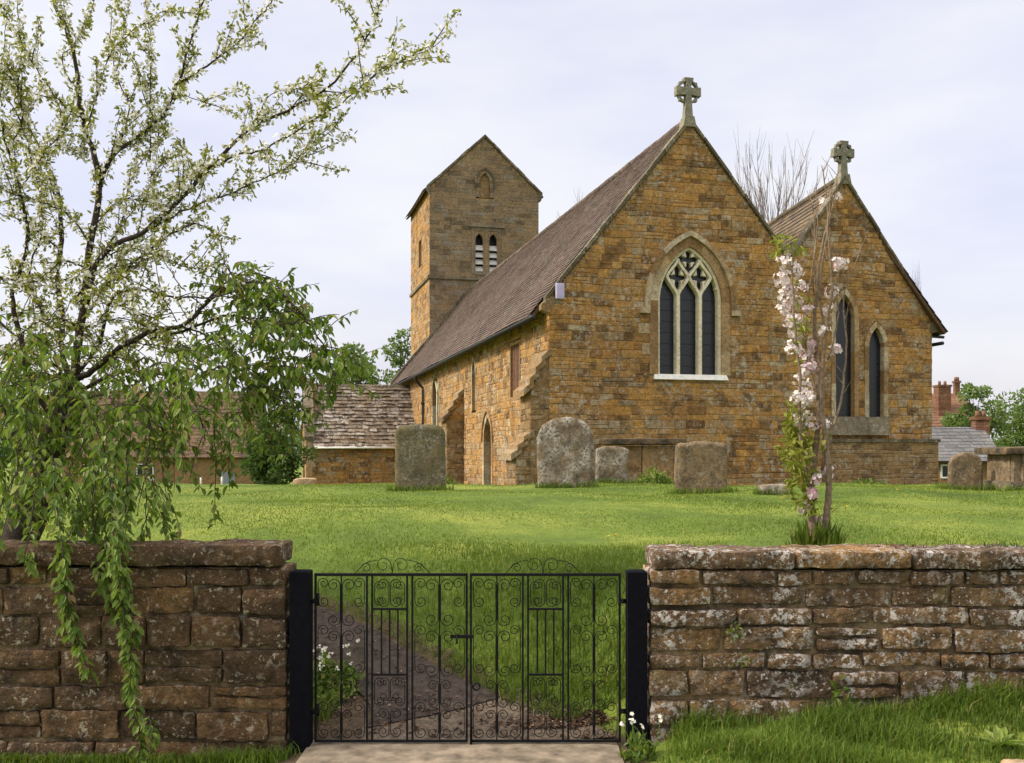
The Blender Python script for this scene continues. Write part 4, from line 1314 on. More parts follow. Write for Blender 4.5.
slab('headstone', (w, h, lambda u: 1-0.045*abs(u)**2-0.10*max(0, (abs(u)-.78)/.22)**2), 0.11, M_grave_a, p, 0.05, 'large upright grey-green headstone with softly rounded shoulders, nearest the porch', seed=1, lean=(0.02, -0.012))
p, w, h = ground_box(537.5, 595, 487.2, 417, 12)
slab('headstone', (w, h, lambda u: 1-0.20*(abs(u)**2.4)-0.10*max(0, (abs(u)-.85)/.15)), 0.12, M_grave_b, p, -0.03, 'tall round-topped headstone thick with pale lichen, in front of the stepped buttress', seed=2, lean=(0.0, -0.02))
p, w, h = ground_box(675, 727, 493.5, 441, 12)
slab('headstone', (w, h, lambda u: 0.985+0.02*math.cos(u*4.5)-0.07*max(0, (abs(u)-.85)/.15)), 0.12, M_grave_c, p, 0.04, 'squat square-topped brown headstone in front of the chest tomb', seed=3, lean=(0.0, 0.008))
p = px(612, 487, 19.2); p.z = gz(p.x, p.y)
slab('headstone', (0.62, p and (EYE+(HZ-446)/F*19.2 - p.z), lambda u: 1-0.10*abs(u)**3), 0.11, M_grave_b, p, 0.1, 'small lichened headstone between the round-topped headstone and the chest tomb', seed=4)
p = px(965, 491, 17.6); p.z = gz(p.x, p.y)
slab('headstone', (0.58, EYE+(HZ-452)/F*17.6 - p.z, lambda u: 1-0.22*abs(u)**2-0.10*max(0, (abs(u)-.8)/.2)), 0.11, M_grave_c, p, -0.05, 'weathered round-topped headstone leaning beside the chest tomb at the far right of the churchyard', seed=5, lean=(0, 0.02))

def chest_tomb(x0, x1, ytop, Y, mat, label, tilt=0.0, rot=0.0, depth=1.0, seed=1):
    a = px(x0, ytop, Y); b = px(x1, ytop, Y)
    L = b.x - a.x; cx = (a.x+b.x)/2
    zg = gz(cx, Y+depth/2)
    H = a.z - zg
    root = thing('chest_tomb', label, 'tomb', (cx, Y+depth/2, zg), rot, 'chest tombs in the churchyard')
    rd = random.Random(seed)
    top = MB()
    top.rock((0, 0, H-0.06), (L, depth+0.1, 0.12), 0.03, 0.08, 0.01, 4, 0.4, seed)
    t = top.build('ledger_slab', M_slab, root); t.rotation_euler = (0, tilt, 0)
    bd = MB()
    hl = L/2-0.16
    n = 2
    for i in range(n):
        w_ = 2*hl/n
        bd.rock((-hl+w_*(i+.5), -depth/2+0.12, (H-.1)/2-0.06), (w_-0.01, 0.12, H-0.06), 0.02, 0.08, 0.012, 5, rd.random(), rd.random()*9)
        bd.rock((-hl+w_*(i+.5), depth/2-0.12, (H-.1)/2-0.06), (w_-0.01, 0.12, H-0.06), 0.02, 0.12, 0.012, 5, rd.random(), rd.random()*9)
    for s in (-1, 1):
        bd.rock((s*(hl-0.05), 0, (H-.1)/2-0.06), (0.12, depth-0.3, H-0.06), 0.02, 0.12, 0.012, 5, rd.random(), rd.random()*9)
    bd.build('side_panel', mat, root)
    for s in (-0.72, 0.98):
        ps = MB()
        ps.rock((s*hl, -depth/2+0.065, (H-.1)/2-0.06), (0.13, 0.10, H-0.05), 0.015, 0.06, 0.006, 6, 0.8, s)
        ps.build('corner_pilaster', mat if s < 0 else M_ash, root)
    bs = MB()
    bs.rock((0, 0, 0.02), (2*hl+0.16, depth-0.02, 0.18), 0.03, 0.09, 0.012, 5, 0.4, 3)
    bs.build('base_course', M_cope, root)
    return root
chest_tomb(598, 687, 438.5, 20.2, M_iron_low, 'chest tomb with a thin overhanging dark slab under the traceried window', tilt=0.0, seed=3)
chest_tomb(1003, 1110, 446, 17.0, M_grave_c, 'brown chest tomb with a dark lid beside the round-topped headstone at the right edge', tilt=-0.03, rot=0.05, seed=5)
p = hit(772, 494, 12)
mb = MB()
mb.rock((0, 0, 0.05), (0.46, 0.30, 0.20), 0.07, 0.05, 0.035, 4, 0.6, 8); mb.rock((0.12, -.05, 0.03), (0.34, 0.26, 0.14), 0.05, 0.05, 0.03, 5, 0.9, 3)
o = mb.build('fallen_stone', M_grave_b); o.location = p
tag(o, 'low broken grey stone lying in the grass between the square headstone and the pink tree', 'stone')
p = px(305, 491, 30); p.z = gz(p.x, p.y)+0.1
mb = MB(); mb.rock((0, 0, 0.05), (0.7, 0.5, 0.3), 0.1, 0.1, 0.05, 3, 0.6, 8)
o = mb.build('fallen_stone', M_rubble); o.location = p; tag(o, 'pale low stone in the grass near the porch corner', 'stone')
p = px(1018, 757, 5.0); p.z = gz(p.x, p.y)
mb = MB(); mb.rock((0, 0, 0.02), (0.15, 0.12, 0.09), 0.035, 0.02, 0.012, 12, 0.6, 2)
o = mb.build('field_stone', M_rubble); o.location = p; tag(o, 'pale tan lump of stone lying in the verge grass at the bottom right corner', 'stone')

# ------------------------------------------------------------------ distant houses
def house(name, label, origin, rz, L, D, eave, ridge, wallm, roofm, hip=0.0, chim=(), wins=(), extra=None):
    """gabled cottage: front along local x, facing -y"""
    root = thing(name, label, 'house', origin, rz)
    mb = MB()
    mb.box((0, 0, -1.0), (L, 0.4, eave)); mb.box((0, D-.4, -1.0), (L, D, eave))
    for x in (0, L-.4):
        mb.prism([(0.4, -1.0), (D-.4, -1.0), (D-.4, eave), (D/2, ridge-.1-hip*.0), (0.4, eave)], lambda u, z, o, x=x: Vector((x+o, u, z)), 0.001, 0.399)
    mb.build('wall', wallm, root)
    sl_ = (ridge-eave)/(D/2)
    ln = math.hypot(D/2+.3, (D/2+.3)*sl_)
    r = tiled((-.2, -.3, eave-.3*sl_+.05), (1, 0, 0), (0, 1, sl_), L+.4, ln, 0.5, 0.30, root, 'roof', roofm, jit=0.01, seed=int(L*10))
    r2 = tiled((-.2, D+.3, eave-.3*sl_+.05), (1, 0, 0), (0, -1, sl_), L+.4, ln, 0.5, 0.30, root, 'roof', roofm, jit=0.01, seed=int(L*11))
    for (cx, cy, w, h0, h1) in chim:
        c = MB()
        n = int((h1-h0)/0.12)
        for k in range(n): c.rock((cx, cy, h0+.12*(k+.5)), (w+0.004*(k % 2), w, 0.116), 0.008, 0.3, 0.0, 1, random.random())
        c.rock((cx, cy, h1-.06), (w+.12, w+.12, 0.14), 0.01, 0.3, 0, 1, 0.3)
        for dx in (-w*.22, w*.22): c.tube([(cx+dx, cy, h1), (cx+dx, cy, h1+.28)], [0.11, 0.09], 8, 0.9)
        c.build('chimney', M_brick, root)
    for (x, z, w, h) in wins:
        f = MB()
        for a, b in (((x, z), (x+w, z+.07)), ((x, z+h-.07), (x+w, z+h)), ((x, z+.07), (x+.07, z+h-.07)), ((x+w-.07, z+.07), (x+w, z+h-.07)), ((x+w/2-.03, z+.07), (x+w/2+.03, z+h-.07))):
            f.box((a[0], -0.05, a[1]), (b[0], 0.02, b[1]))
        fo = f.build('window', M_white, root)
        g = MB(); g.box((x+.03, -0.02, z+.03), (x+w-.03, 0.01, z+h-.03)); g.build('pane', M_glass, fo)
    if extra: extra(root)
    return root
o0 = px(62, 490, 60); o0.z = gz(o0.x, 60)
def ex(root):
    d = MB()
    d.box((9.0, -0.06, 0), (9.9, -.01, 1.0)); d.build('door', M_grey_door, root)
house('stone_cottage', 'low ochre stone cottage with a dark brown tiled roof glimpsed behind the weeping cherry', o0, 0.12, 11.0, 6.5, 2.15, 5.9, M_house, M_htile, wins=((1.2, 0.5, 1.0, 1.0), (4.2, .5, 1.0, 1.0)), extra=ex)
o0 = px(932, 487, 44); o0.z = gz(o0.x, 44)
house('slate_cottage', 'low cottage with a grey slate roof and brick chimney at the right of the church', o0, -0.10, 2.75, 5.0, 1.30, 2.66, M_house, M_hslate, chim=((2.85, 2.5, 0.62, 1.6, 3.15),), wins=((0.35, .45, 0.75, .6),))
o0 = px(931, 487, 68); o0.z = gz(o0.x, 68)
house('brick_house', 'red brick house with reddish tiled roof and tall chimney half hidden behind the church corner', o0, 0.0, 3.2, 6.0, 4.2, 6.5, M_brick, M_rtile, chim=((1.25, 1.2, 0.85, 3.0, 7.0), (3.0, 3.0, 0.35, 6.2, 7.4)))
# white bollards in front of the cottage
for xp, lab in ((201, 'short white post in front of the stone cottage, nearer the cherry trunk'), (222, 'short white post in front of the grey door of the stone cottage')):
    q = px(xp, 490, 50); q.z = gz(q.x, 50)
    mb = MB(); mb.tube([(0, 0, -.1), (0, 0, .55), (0, 0, .60)], [0.05, 0.05, 0.02], 10)
    b = mb.build('white_post', M_white); b.location = q; tag(b, lab, 'post', 'white posts by the cottage')
# ------------------------------------------------------------------ vegetation
class Leaves:
    def __init__(self): self.P = []; self.D = []; self.N = []; self.L = []; self.W = []; self.R = []
    def add(self, p, d, n, l, w, r):
        self.P.append(tuple(p)); self.D.append(tuple(d)); self.N.append(tuple(n)); self.L.append(l); self.W.append(w); self.R.append(r)
    def addn(self, P, D, N, L, W, R_):
        self.P.extend(map(tuple, P)); self.D.extend(map(tuple, D)); self.N.extend(map(tuple, N)); self.L.extend(L); self.W.extend(W); self.R.extend(R_)
    def build(self, name, mat, parent=None, fold=0.25, droop=0.15, simple=False):
        P = np.array(self.P); D = np.array(self.D); N = np.array(self.N)
        L = np.array(self.L)[:, None]; Wd = np.array(self.W)[:, None]
        D /= np.linalg.norm(D, axis=1, keepdims=True) + 1e-9
        Sd = np.cross(D, N); Sd /= np.linalg.norm(Sd, axis=1, keepdims=True) + 1e-9
        N = np.cross(Sd, D)
        n = len(P)
        if simple:
            V = np.stack([P, P+D*L*.5+Sd*Wd*.5, P+D*L, P+D*L*.5-Sd*Wd*.5], 1).reshape(-1, 3)
            b = np.arange(n)[:, None]*4
            Q = b + np.array([[0, 1, 2, 3]])
            return np_mesh(name, V, Q, np.array(self.R), mat, parent)
        up = N*Wd*fold
        V = np.stack([P, P+D*L*.30+Sd*Wd*.45+up, P+D*L*.68+Sd*Wd*.38+up*.8-N*L*droop*.5, P+D*L-N*L*droop,
                      P+D*L*.68-Sd*Wd*.38+up*.8-N*L*droop*.5, P+D*L*.30-Sd*Wd*.45+up], 1).reshape(-1, 3)
        b = np.arange(n)[:, None]*6
        Q = np.concatenate([b+np.array([[0, 1, 2, 3]]), b+np.array([[0, 3, 4, 5]])])
        return np_mesh(name, V, Q, np.concatenate([self.R, self.R]), mat, parent, smooth=False)

def rdir():
    v = Vector((random.gauss(0, 1), random.gauss(0, 1), random.gauss(0, 1)))
    return v.normalized() if v.length > 1e-6 else Vector((0, 0, 1))

def flower(LV, c, n, rad, r):
    n = Vector(n).normalized()
    a = n.orthogonal().normalized(); b = n.cross(a)
    o = random.random()*6.28
    for k in range(5):
        an = o + k*1.2566
        d = a*math.cos(an) + b*math.sin(an) + n*0.35
        LV.add(c, d, n, rad, rad*0.95, min(1, max(0, r+random.gauss(0, .2))))

# ---------------- weeping / blossoming cherry at the left
cherry = thing('cherry_tree', 'cherry tree with white blossom above and green leafy branches weeping over the dark wall', 'tree', (-3.62, 7.6, gz(-3.62, 7.6)))
wood = MB(); crown = Leaves(); bloss = Leaves(); young = Leaves()
def L3(pts, Y0, Y1, n=5):
    k = len(pts)
    return smooth_path([px(x, y, Y0+(Y1-Y0)*i/(k-1)) for i, (x, y) in enumerate(pts)], n)
def taper(n, a, b): return [a+(b-a)*(i/(n-1))**0.8 for i in range(n)]
limbs = []   # (points, r0, r1, blossom density, leaf density)
def limb(pts, Y0, Y1, r0, r1, bl, lf, n=5):
    P = L3(pts, Y0, Y1, n)
    if r0 < .1: r0, r1 = r0*.62, r1*.62
    for i, p in enumerate(P):
        p += Vector((noise.noise(p*2.2), noise.noise(p*2.2+Vector((9, 0, 0))), noise.noise(p*2.2+Vector((0, 9, 0)))))*0.035*min(1, i/4) + rdir()*.008*min(1, i/4)
    wood.tube(P, taper(len(P), r0, r1), 8 if r0 > .03 else 5)
    limbs.append((P, r0, r1, bl, lf))
    return P
limb([(12, 575), (22, 530), (42, 480), (58, 430), (72, 385)], 7.6, 7.6, 0.155, 0.115, 0, 0)
limb([(72, 392), (80, 345), (85, 300), (92, 240), (101, 179), (88, 130), (78, 87), (69, 37), (55, 0), (48, -60)], 7.6, 7.3, 0.06, 0.012, 1, .4)
limb([(72, 388), (62, 350), (60, 300), (62, 230), (58, 202), (46, 167), (20, 140), (-10, 115), (-60, 80)], 7.6, 8.2, 0.045, 0.01, .9, .5)
limb([(101, 182), (112, 162), (140, 135), (161, 115), (176, 86), (185, 60), (190, 35), (202, 0), (210, -40)], 7.45, 7.1, 0.026, 0.008, 1, .4)
limb([(176, 84), (205, 66), (240, 43), (252, 28), (268, 5), (278, -20)], 7.2, 6.9, 0.014, 0.005, 1, .4)
limb([(86, 305), (96, 275), (112, 250), (150, 225), (190, 190), (215, 165), (245, 135), (290, 112), (320, 90), (350, 60), (372, 30), (386, -5)], 7.6, 6.5, 0.04, 0.006, 1, .45)
limb([(212, 168), (240, 155), (258, 151), (300, 130), (340, 105), (380, 72), (402, 62), (431, 46)], 7.0, 6.3, 0.014, 0.004, .75, .3)
limb([(290, 130), (318, 118), (330, 100), (362, 78), (383, 62), (392, 40), (397, 16)], 6.8, 6.4, 0.009, 0.003, .6, .25)
limb([(150, 228), (190, 208), (230, 195), (260, 180), (300, 160), (322, 138), (342, 118)], 7.3, 6.8, 0.014, 0.004, .9, .35)
limb([(92, 296), (110, 285), (130, 268), (165, 240), (195, 224), (215, 232), (224, 250), (222, 275)], 7.6, 7.3, 0.022, 0.005, .8, .6)
limb([(78, 372), (100, 345), (112, 300), (140, 292), (170, 298), (200, 297), (230, 290)], 7.6, 7.1, 0.028, 0.008, .2, .6)
limb([(74, 380), (92, 372), (120, 350), (150, 330), (170, 330), (190, 322), (205, 300), (230, 285), (262, 285), (300, 310), (325, 345), (338, 385)], 7.6, 6.9, 0.045, 0.006, .05, .9)
limb([(150, 338), (190, 330), (222, 312), (250, 320), (275, 345), (285, 385), (290, 420)], 7.4, 7.0, 0.020, 0.005, .03, .9)
limb([(205, 302), (225, 280), (255, 276), (280, 290), (310, 330), (322, 352)], 7.2, 7.1, 0.014, 0.004, .03, .9)
limb([(180, 327), (205, 335), (225, 352), (240, 385), (246, 420), (243, 450)], 7.4, 7.3, 0.014, 0.004, .03, .9)
limb([(60, 425), (35, 390), (18, 340), (13, 292), (26, 242), (20, 190), (6, 150), (-10, 90)], 7.6, 7.0, 0.045, 0.01, .9, .5)
limb([(40, 480), (15, 430), (-10, 390), (-60, 340), (-120, 320)], 7.6, 7.0, 0.06, 0.015, .3, .8)
limb([(66, 405), (40, 365), (12, 330), (-20, 300), (-70, 270)], 7.6, 7.9, 0.03, 0.008, .6, .7)
limb([(70, 395), (105, 380), (140, 372), (170, 378), (195, 400), (205, 440)], 7.6, 6.8, 0.03, 0.006, .05, .9)
limb([(62, 420), (90, 400), (120, 392), (140, 410), (148, 450), (135, 500)], 7.5, 6.1, 0.028, 0.006, .0, .9)
limb([(50, 455), (72, 415), (85, 405), (95, 430), (90, 480), (80, 530)], 7.5, 6.0, 0.026, 0.006, .0, .9)
limb([(66, 400), (60, 370), (45, 365), (30, 390), (22, 440), (18, 490)], 7.5, 6.4, 0.024, 0.006, .05, .9)
limb([(85, 330), (60, 318), (35, 322), (14, 345), (6, 390)], 7.6, 6.9, 0.018, 0.005, .2, .8)
limb([(83, 318), (104, 292), (118, 262), (134, 240), (141, 205), (150, 180), (158, 150)], 7.6, 7.9, 0.018, 0.004, 1, .4)
limb([(92, 245), (70, 215), (40, 200), (10, 190), (-20, 160)], 7.5, 7.0, 0.014, 0.004, 1, .4)
limb([(101, 181), (120, 150), (128, 110), (120, 80), (118, 40), (130, 0)], 7.4, 7.9, 0.013, 0.004, 1, .35)
limb([(85, 120), (60, 100), (30, 60), (22, 30), (20, -10)], 7.4, 7.0, 0.010, 0.004, 1, .35)
limb([(88, 125), (110, 55), (130, 30), (160, 10)], 7.4, 7.1, 0.008, 0.003, .8, .3)
limb([(58, 205), (20, 100), (-30, 40)], 7.7, 8.0, 0.014, 0.004, 1, .4)
limb([(150, 160), (150, 110), (152, 60), (148, 20), (146, -20)], 7.4, 7.3, 0.008, 0.003, .9, .3)

rl = random.Random(5)
limb([(60, 340), (40, 310), (30, 270), (42, 235), (40, 200), (30, 160), (32, 120)], 7.7, 7.9, 0.02, 0.005, 1, .4)
limb([(75, 300), (100, 262), (122, 215), (128, 180), (150, 150), (170, 130)], 7.5, 7.9, 0.016, 0.004, 1, .4)
limb([(110, 255), (135, 250), (165, 262), (195, 268), (216, 262)], 7.4, 7.0, 0.010, 0.004, .7, .6)
limb([(60, 250), (30, 225), (0, 215), (-30, 200)], 7.7, 7.4, 0.012, 0.004, 1, .5)
limb([(90, 270), (60, 262), (35, 280), (0, 275), (-30, 280)], 7.4, 7.0, 0.012, 0.004, .9, .6)
limb([(88, 235), (112, 205), (135, 195), (160, 200)], 7.5, 7.8, 0.010, 0.004, .9, .5)
limb([(46, 165), (62, 130), (56, 100), (40, 80), (36, 40)], 7.9, 7.5, 0.010, 0.003, 1, .4)
limb([(20, 190), (45, 150), (70, 150), (90, 160)], 7.3, 7.1, 0.009, 0.003, 1, .4)
limb([(78, 90), (60, 60), (82, 40), (92, 10), (95, -20)], 7.3, 7.7, 0.009, 0.003, 1, .4)
limb([(150, 225), (165, 205), (180, 180), (200, 165)], 7.2, 7.5, 0.009, 0.003, 1, .4)
limb([(6, 150), (20, 120), (14, 80), (5, 40), (8, 0)], 7.1, 6.9, 0.010, 0.003, 1, .4)
limb([(240, 140), (262, 118), (270, 100), (300, 88), (318, 90)], 6.9, 6.8, 0.007, 0.003, .8, .35)
limb([(178, 90), (205, 100), (232, 92), (252, 88)], 7.1, 6.9, 0.006, 0.003, .8, .35)
for k in range(34):       # thin arching shoots filling the middle of the crown
    x, y = rl.uniform(-20, 200), rl.uniform(285, 375); Y = rl.uniform(6.7, 8.2); dx = rl.uniform(20, 60)*rl.choice((-1, 1, 1)); h = rl.uniform(5, 28)
    limb([(x, y), (x+dx*.3, y-h*.8), (x+dx*.6, y-h), (x+dx, y-h*.7+rl.uniform(-5, 25))], Y, Y+rl.uniform(-.4, .4), .007, .002, .25, .75)
def cluster(c, nf, nl, spread, young_leaf):
    for _ in range(nf):
        q = c + rdir()*spread*random.random()**.5
        flower(bloss, q, (q-c).normalized()*0.6 + rdir()*.5 + Vector((0, -.2, .2)), random.uniform(.012, .018), random.random())
    for _ in range(nl):
        d = rdir() + Vector((0, 0, .1))
        q = c + rdir()*spread*.6
        (young if young_leaf else crown).add(q, d, rdir()+Vector((0, 0, .6)), random.uniform(.025, .05), random.uniform(.014, .022), random.random())
def dress(P, bl, lf, r0, lvl=0):
    """spurs, twigs and leaves along a branch"""
    tot = 0
    for i in range(len(P)-1):
        seg = (P[i+1]-P[i]); ln = seg.length
        frac = i/(len(P)-1)
        thin = 1 if r0 < .02 or lvl else (0.35 + 0.65*frac)
        k = ln/0.019*thin*(0.9 if lvl == 0 else .8)
        k = int(k) + (random.random() < k-int(k))
        for _ in range(k):
            c = P[i] + seg*random.random() + rdir()*0.022
            hi = sstep(1.95, 2.75, c.z)      # blossom sits in the upper tree
            if random.random() < bl*hi*1.15:
                if random.random() < .72: cluster(c, random.choice((2, 3, 4)), random.choice((0, 1, 1, 2)), 0.040, True)
                else: cluster(c, 1, 6, 0.045, True)
            elif random.random() < lf*.6:
                cluster(c, 0, random.choice((1, 2, 3)), 0.05, random.random() < .5 + .4*hi)
        if lvl == 0 and frac > .12:
            m = ln*thin*(5.5 if lf < .6 else 6.5)
            m = int(m) + (random.random() < m-int(m))
            for _ in range(m):
                s = P[i] + seg*random.random()
                up = bl > lf
                d = (seg.normalized()*0.8 + rdir()*0.75 + Vector((0, 0, .30 if up else -.05))).normalized()
                ltw = random.uniform(.14, .42)*(1 if up else .9)
                q = [s]; dd_ = d
                for j in range(5):
                    dd_ = (dd_ + rdir()*.16 + Vector((0, 0, .04 if up else -.14))).normalized()
                    q.append(q[-1] + dd_*ltw/5)
                wood.tube(q, taper(6, .005, .002), 4, cap=False)
                dress(q, bl, lf, .004, 1)
                if up: cluster(q[-1], 1, 7, .035, True)
for P, r0, r1, bl, lf in list(limbs): dress(P, bl, lf, r0)

def strand(p, length, Y_out=0.0, dens=1.0, side=0.0, leafL=(.04, .088), droop=.36, up=-.2, sp=.3):
    """a weeping shoot with drooping leaves"""
    q = [Vector(p)]
    d = Vector((random.gauss(0, sp)+side, random.gauss(0, sp*.8)-.1, up)).normalized()
    n = max(4, int(length/.06))
    for j in range(n):
        d = (d + Vector((random.gauss(0, .10), random.gauss(0, .10)+Y_out, -droop))).normalized()
        q.append(q[-1] + d*length/n)
    wood.tube(q, taper(len(q), .0045, .0018), 4, cap=False)
    step = .023/dens
    for i in range(len(q)-1):
        seg = q[i+1]-q[i]
        k = seg.length/step
        k = int(k) + (random.random() < k-int(k))
        for _ in range(k):
            c = q[i] + seg*random.random()
            an = random.random()*6.283
            o = Vector((math.cos(an), math.sin(an), 0))
            dl = (o*random.uniform(.4, 1.0) + Vector((0, 0, -random.uniform(.3, 1.1)))).normalized()
            l = random.uniform(*leafL)
            crown.add(c + o*.008, dl, o*.6 + Vector((0, 0, .8)) + rdir()*.3, l, l*random.uniform(.44, .56), min(1, max(0, random.gauss(.5, .26))))
    return q
# mass of weeping shoots around the trunk and over the wall
for _ in range(175):
    x = random.uniform(-70, 225); 
    y = (random.triangular(310, 475, 400) if x < 160 else random.triangular(320, 430, 370))
    Y = random.uniform(6.15, 8.1)
    L = random.uniform(.35, .95)*(1 if y < 420 else .75)
    b = px(x, y, Y)
    zmin = px(x, 575 if x < 160 else 500, Y).z + random.uniform(0, .3)
    L = min(L, b.z - zmin)
    if L > .12: strand(b, L, droop=random.uniform(.04, .34), up=random.uniform(-.4, .5), sp=.65)
for _ in range(26):
    x = random.uniform(0, 160); strand(px(x, random.uniform(440, 500), random.uniform(5.75, 6.2)), random.uniform(.25, .5), -.01)
# the long strands hanging in front of the wall
for (pts, Y) in (([(52, 455), (56, 500), (62, 545), (66, 590), (72, 620), (84, 660), (92, 676)], 5.62),
                 ([(60, 480), (74, 520), (60, 555), (62, 600), (68, 640)], 5.66),
                 ([(118, 440), (112, 500), (115, 550), (122, 600), (128, 650), (134, 700), (140, 735), (138, 765)], 5.60),
                 ([(128, 460), (126, 510), (122, 560), (133, 615), (130, 665), (128, 695)], 5.66),
                 ([(104, 470), (106, 530), (108, 565), (116, 620)], 5.68),
                 ([(140, 690), (150, 720), (152, 742)], 5.62),
                 ([(40, 480), (30, 530), (34, 570)], 5.7), ([(92, 500), (96, 545), (100, 590)], 5.68), ([(150, 470), (160, 510), (172, 540)], 6.1)):
    P = smooth_path([px(x, y, Y+.35*max(0, 1-i/2)) for i, (x, y) in enumerate(pts)], 6)
    wood.tube(P, taper(len(P), .005, .002), 4, cap=False)
    for i in range(len(P)-1):
        seg = P[i+1]-P[i]
        for _ in range(max(1, int(seg.length/.0075))):
            an = random.random()*6.283; o = Vector((math.cos(an), math.sin(an)*.8, 0))
            l = random.uniform(.045, .075)
            crown.add(P[i]+seg*random.random()+o*.02*random.random(), o*random.uniform(.4, 1)+Vector((0, 0, -random.uniform(.3, 1))), o*.5+Vector((0, -.3, .8))+rdir()*.3, l, l*random.uniform(.42, .54), min(1, max(0, random.gauss(.5, .2))))
# the cascade at the right of the crown
for (bx, by, ex, ey, n, Y0, Y1) in ((222, 275, 262, 300, 26, 6.9, 7.6), (255, 285, 300, 330, 36, 6.7, 7.6), (290, 315, 340, 380, 34, 6.6, 7.4), (210, 330, 250, 380, 26, 6.9, 7.6), (250, 340, 300, 395, 30, 6.8, 7.5), (262, 395, 305, 425, 20, 6.8, 7.3), (232, 300, 330, 400, 20, 6.7, 7.6), (240, 380, 300, 450, 20, 6.8, 7.5)):
    for _ in range(n):
        t = random.random()
        x = bx+(ex-bx)*t + random.gauss(0, 8); y = by+(ey-by)*t + random.gauss(0, 9)
        Y = random.uniform(Y0, Y1)
        yl = 490 if x < 300 else 425
        L = min(random.uniform(.15, .45), (yl-y)/F*Y)
        if L > .08: strand(px(x, y, Y), L, dens=.85, side=.12, droop=random.uniform(.0, .20), up=random.uniform(-.4, .8), sp=.9, leafL=(.04, .085))
for pts in ([(214, 430), (213, 480), (217, 530)], [(236, 420), (232, 460), (212, 500)]):
    P = [px(x, y, 7.0) for x, y in pts]; strand(P[0], (pts[-1][1]-pts[0][1])/F*7.0)
def wtrunk(): return wood.build('trunk', M_bark, cherry)
wtrunk()
crown.build('leaves', M_leaf, cherry)
young.build('young_leaves', M_newleaf, cherry)
bloss.build('blossom', M_petal, cherry, fold=.12, droop=-.1, simple=True)
settle_kids(cherry)
print('cherry leaves', len(crown.P), len(young.P), 'petals', len(bloss.P))

# ---------------- slender pink blossom tree behind the right wall
pk = hit(817, 551, 7.5)
pk = Vector((px(817, 551, 8.6).x, 8.6, 0)); pk.z = gz(pk.x, pk.y)
pink = thing('blossom_tree', 'slender upright ornamental cherry with pale pink blossom down one side, just behind the lane wall', 'tree', pk)
wood = MB(); lv = Leaves(); pf = Leaves()
YP = 8.6
def stem(pts, r0, r1, dy=0.0, n=5):
    P = smooth_path([px(x, y, YP+dy*(i/len(pts))) for i, (x, y) in enumerate(pts)], n)
    for i, p in enumerate(P): p += rdir()*.006*min(1, i/3)
    wood.tube(P, taper(len(P), r0, r1), 6)
    return P
st = [stem([(815, 560), (812, 520), (812, 480), (818, 430), (818, 380), (815, 320), (820, 260), (828, 215), (822, 165)], .040, .004, .15),
      stem([(824, 560), (826, 520), (829, 490), (827, 450), (822, 400), (826, 330), (832, 290), (828, 230), (832, 190)], .036, .004, -.1),
      stem([(822, 470), (832, 430), (842, 395), (846, 340), (843, 300), (856, 262), (868, 230)], .014, .003, .1),
      stem([(815, 500), (806, 470), (800, 430), (800, 380), (795, 330), (792, 280), (788, 250)], .022, .004, -.2),
      stem([(818, 400), (806, 350), (808, 300), (815, 240), (812, 200)], .012, .003, .2),
      stem([(828, 360), (838, 320), (836, 290), (840, 262)], .010, .003, .1),
      stem([(824, 330), (820, 290), (826, 240), (834, 200), (838, 172)], .010, .003, 0),
      stem([(820, 300), (814, 260), (818, 225), (815, 190)], .008, .003, .1)]
for P in st:
    for i in range(3, len(P)-1):
        if random.random() < .5:
            q = [P[i]]; d = (rdir()*.6 + Vector((0, 0, .9))).normalized()
            for j in range(4):
                d = (d + rdir()*.2 + Vector((0, 0, .2))).normalized(); q.append(q[-1]+d*random.uniform(.03, .07))
            wood.tube(q, taper(5, .004, .0015), 4, cap=False)
def pom(c, n, sp, col):
    for _ in range(n):
        q = c + rdir()*sp*random.random()**.5
        flower(pf, q, (q-c)+rdir()*.02+Vector((0, -.02, .0)), random.uniform(.020, .030), min(1, max(0, random.gauss(col, .2))))
def tuft(c, n, sp, l=(.05, .09)):
    for _ in range(n):
        d = rdir()+Vector((0, 0, -.2)); ll = random.uniform(*l)
        lv.add(c+rdir()*sp, d, rdir()+Vector((0, 0, .7)), ll, ll*.42, random.random())
for (x, y, n, sp, col) in ((786, 262, 16, .07, .7), (782, 278, 18, .07, .7), (790, 290, 14, .06, .6), (786, 308, 14, .07, .7), (798, 300, 10, .05, .6), (802, 285, 8, .05, .7), (795, 318, 12, .06, .7),
                           (788, 322, 8, .05, .8), (806, 310, 6, .04, .5), (810, 345, 12, .06, .25), (806, 358, 14, .06, .3), (812, 368, 10, .05, .3), (803, 390, 12, .06, .8), (810, 398, 8, .05, .7), (800, 402, 8, .05, .8),
                           (806, 418, 10, .06, .8), (812, 425, 6, .05, .6), (840, 263, 12, .06, .7), (829, 292, 12, .06, .7), (833, 350, 9, .05, .4), (824, 424, 6, .04, .6), (826, 472, 9, .05, .6), (815, 480, 7, .04, .3),
                           (813, 492, 9, .05, .15), (811, 497, 6, .04, .2), (807, 508, 8, .05, .4), (819, 475, 5, .04, .2), (838, 196, 3, .03, .8), (822, 200, 3, .03, .8), (803, 372, 8, .05, .5), (798, 336, 8, .05, .6), (794, 348, 8, .06, .7), (800, 380, 8, .06, .6), (797, 270, 10, .06, .8), (784, 295, 10, .06, .8), (792, 330, 10, .06, .8), (800, 420, 8, .06, .8), (796, 398, 8, .06, .9), (818, 520, 6, .05, .3), (830, 310, 6, .05, .7), (822, 330, 5, .05, .7)):
    pom(px(x+random.uniform(-2, 2), y, YP+random.uniform(-.1, .1)), int(n*1.9), sp*1.15, min(1, col+.1))
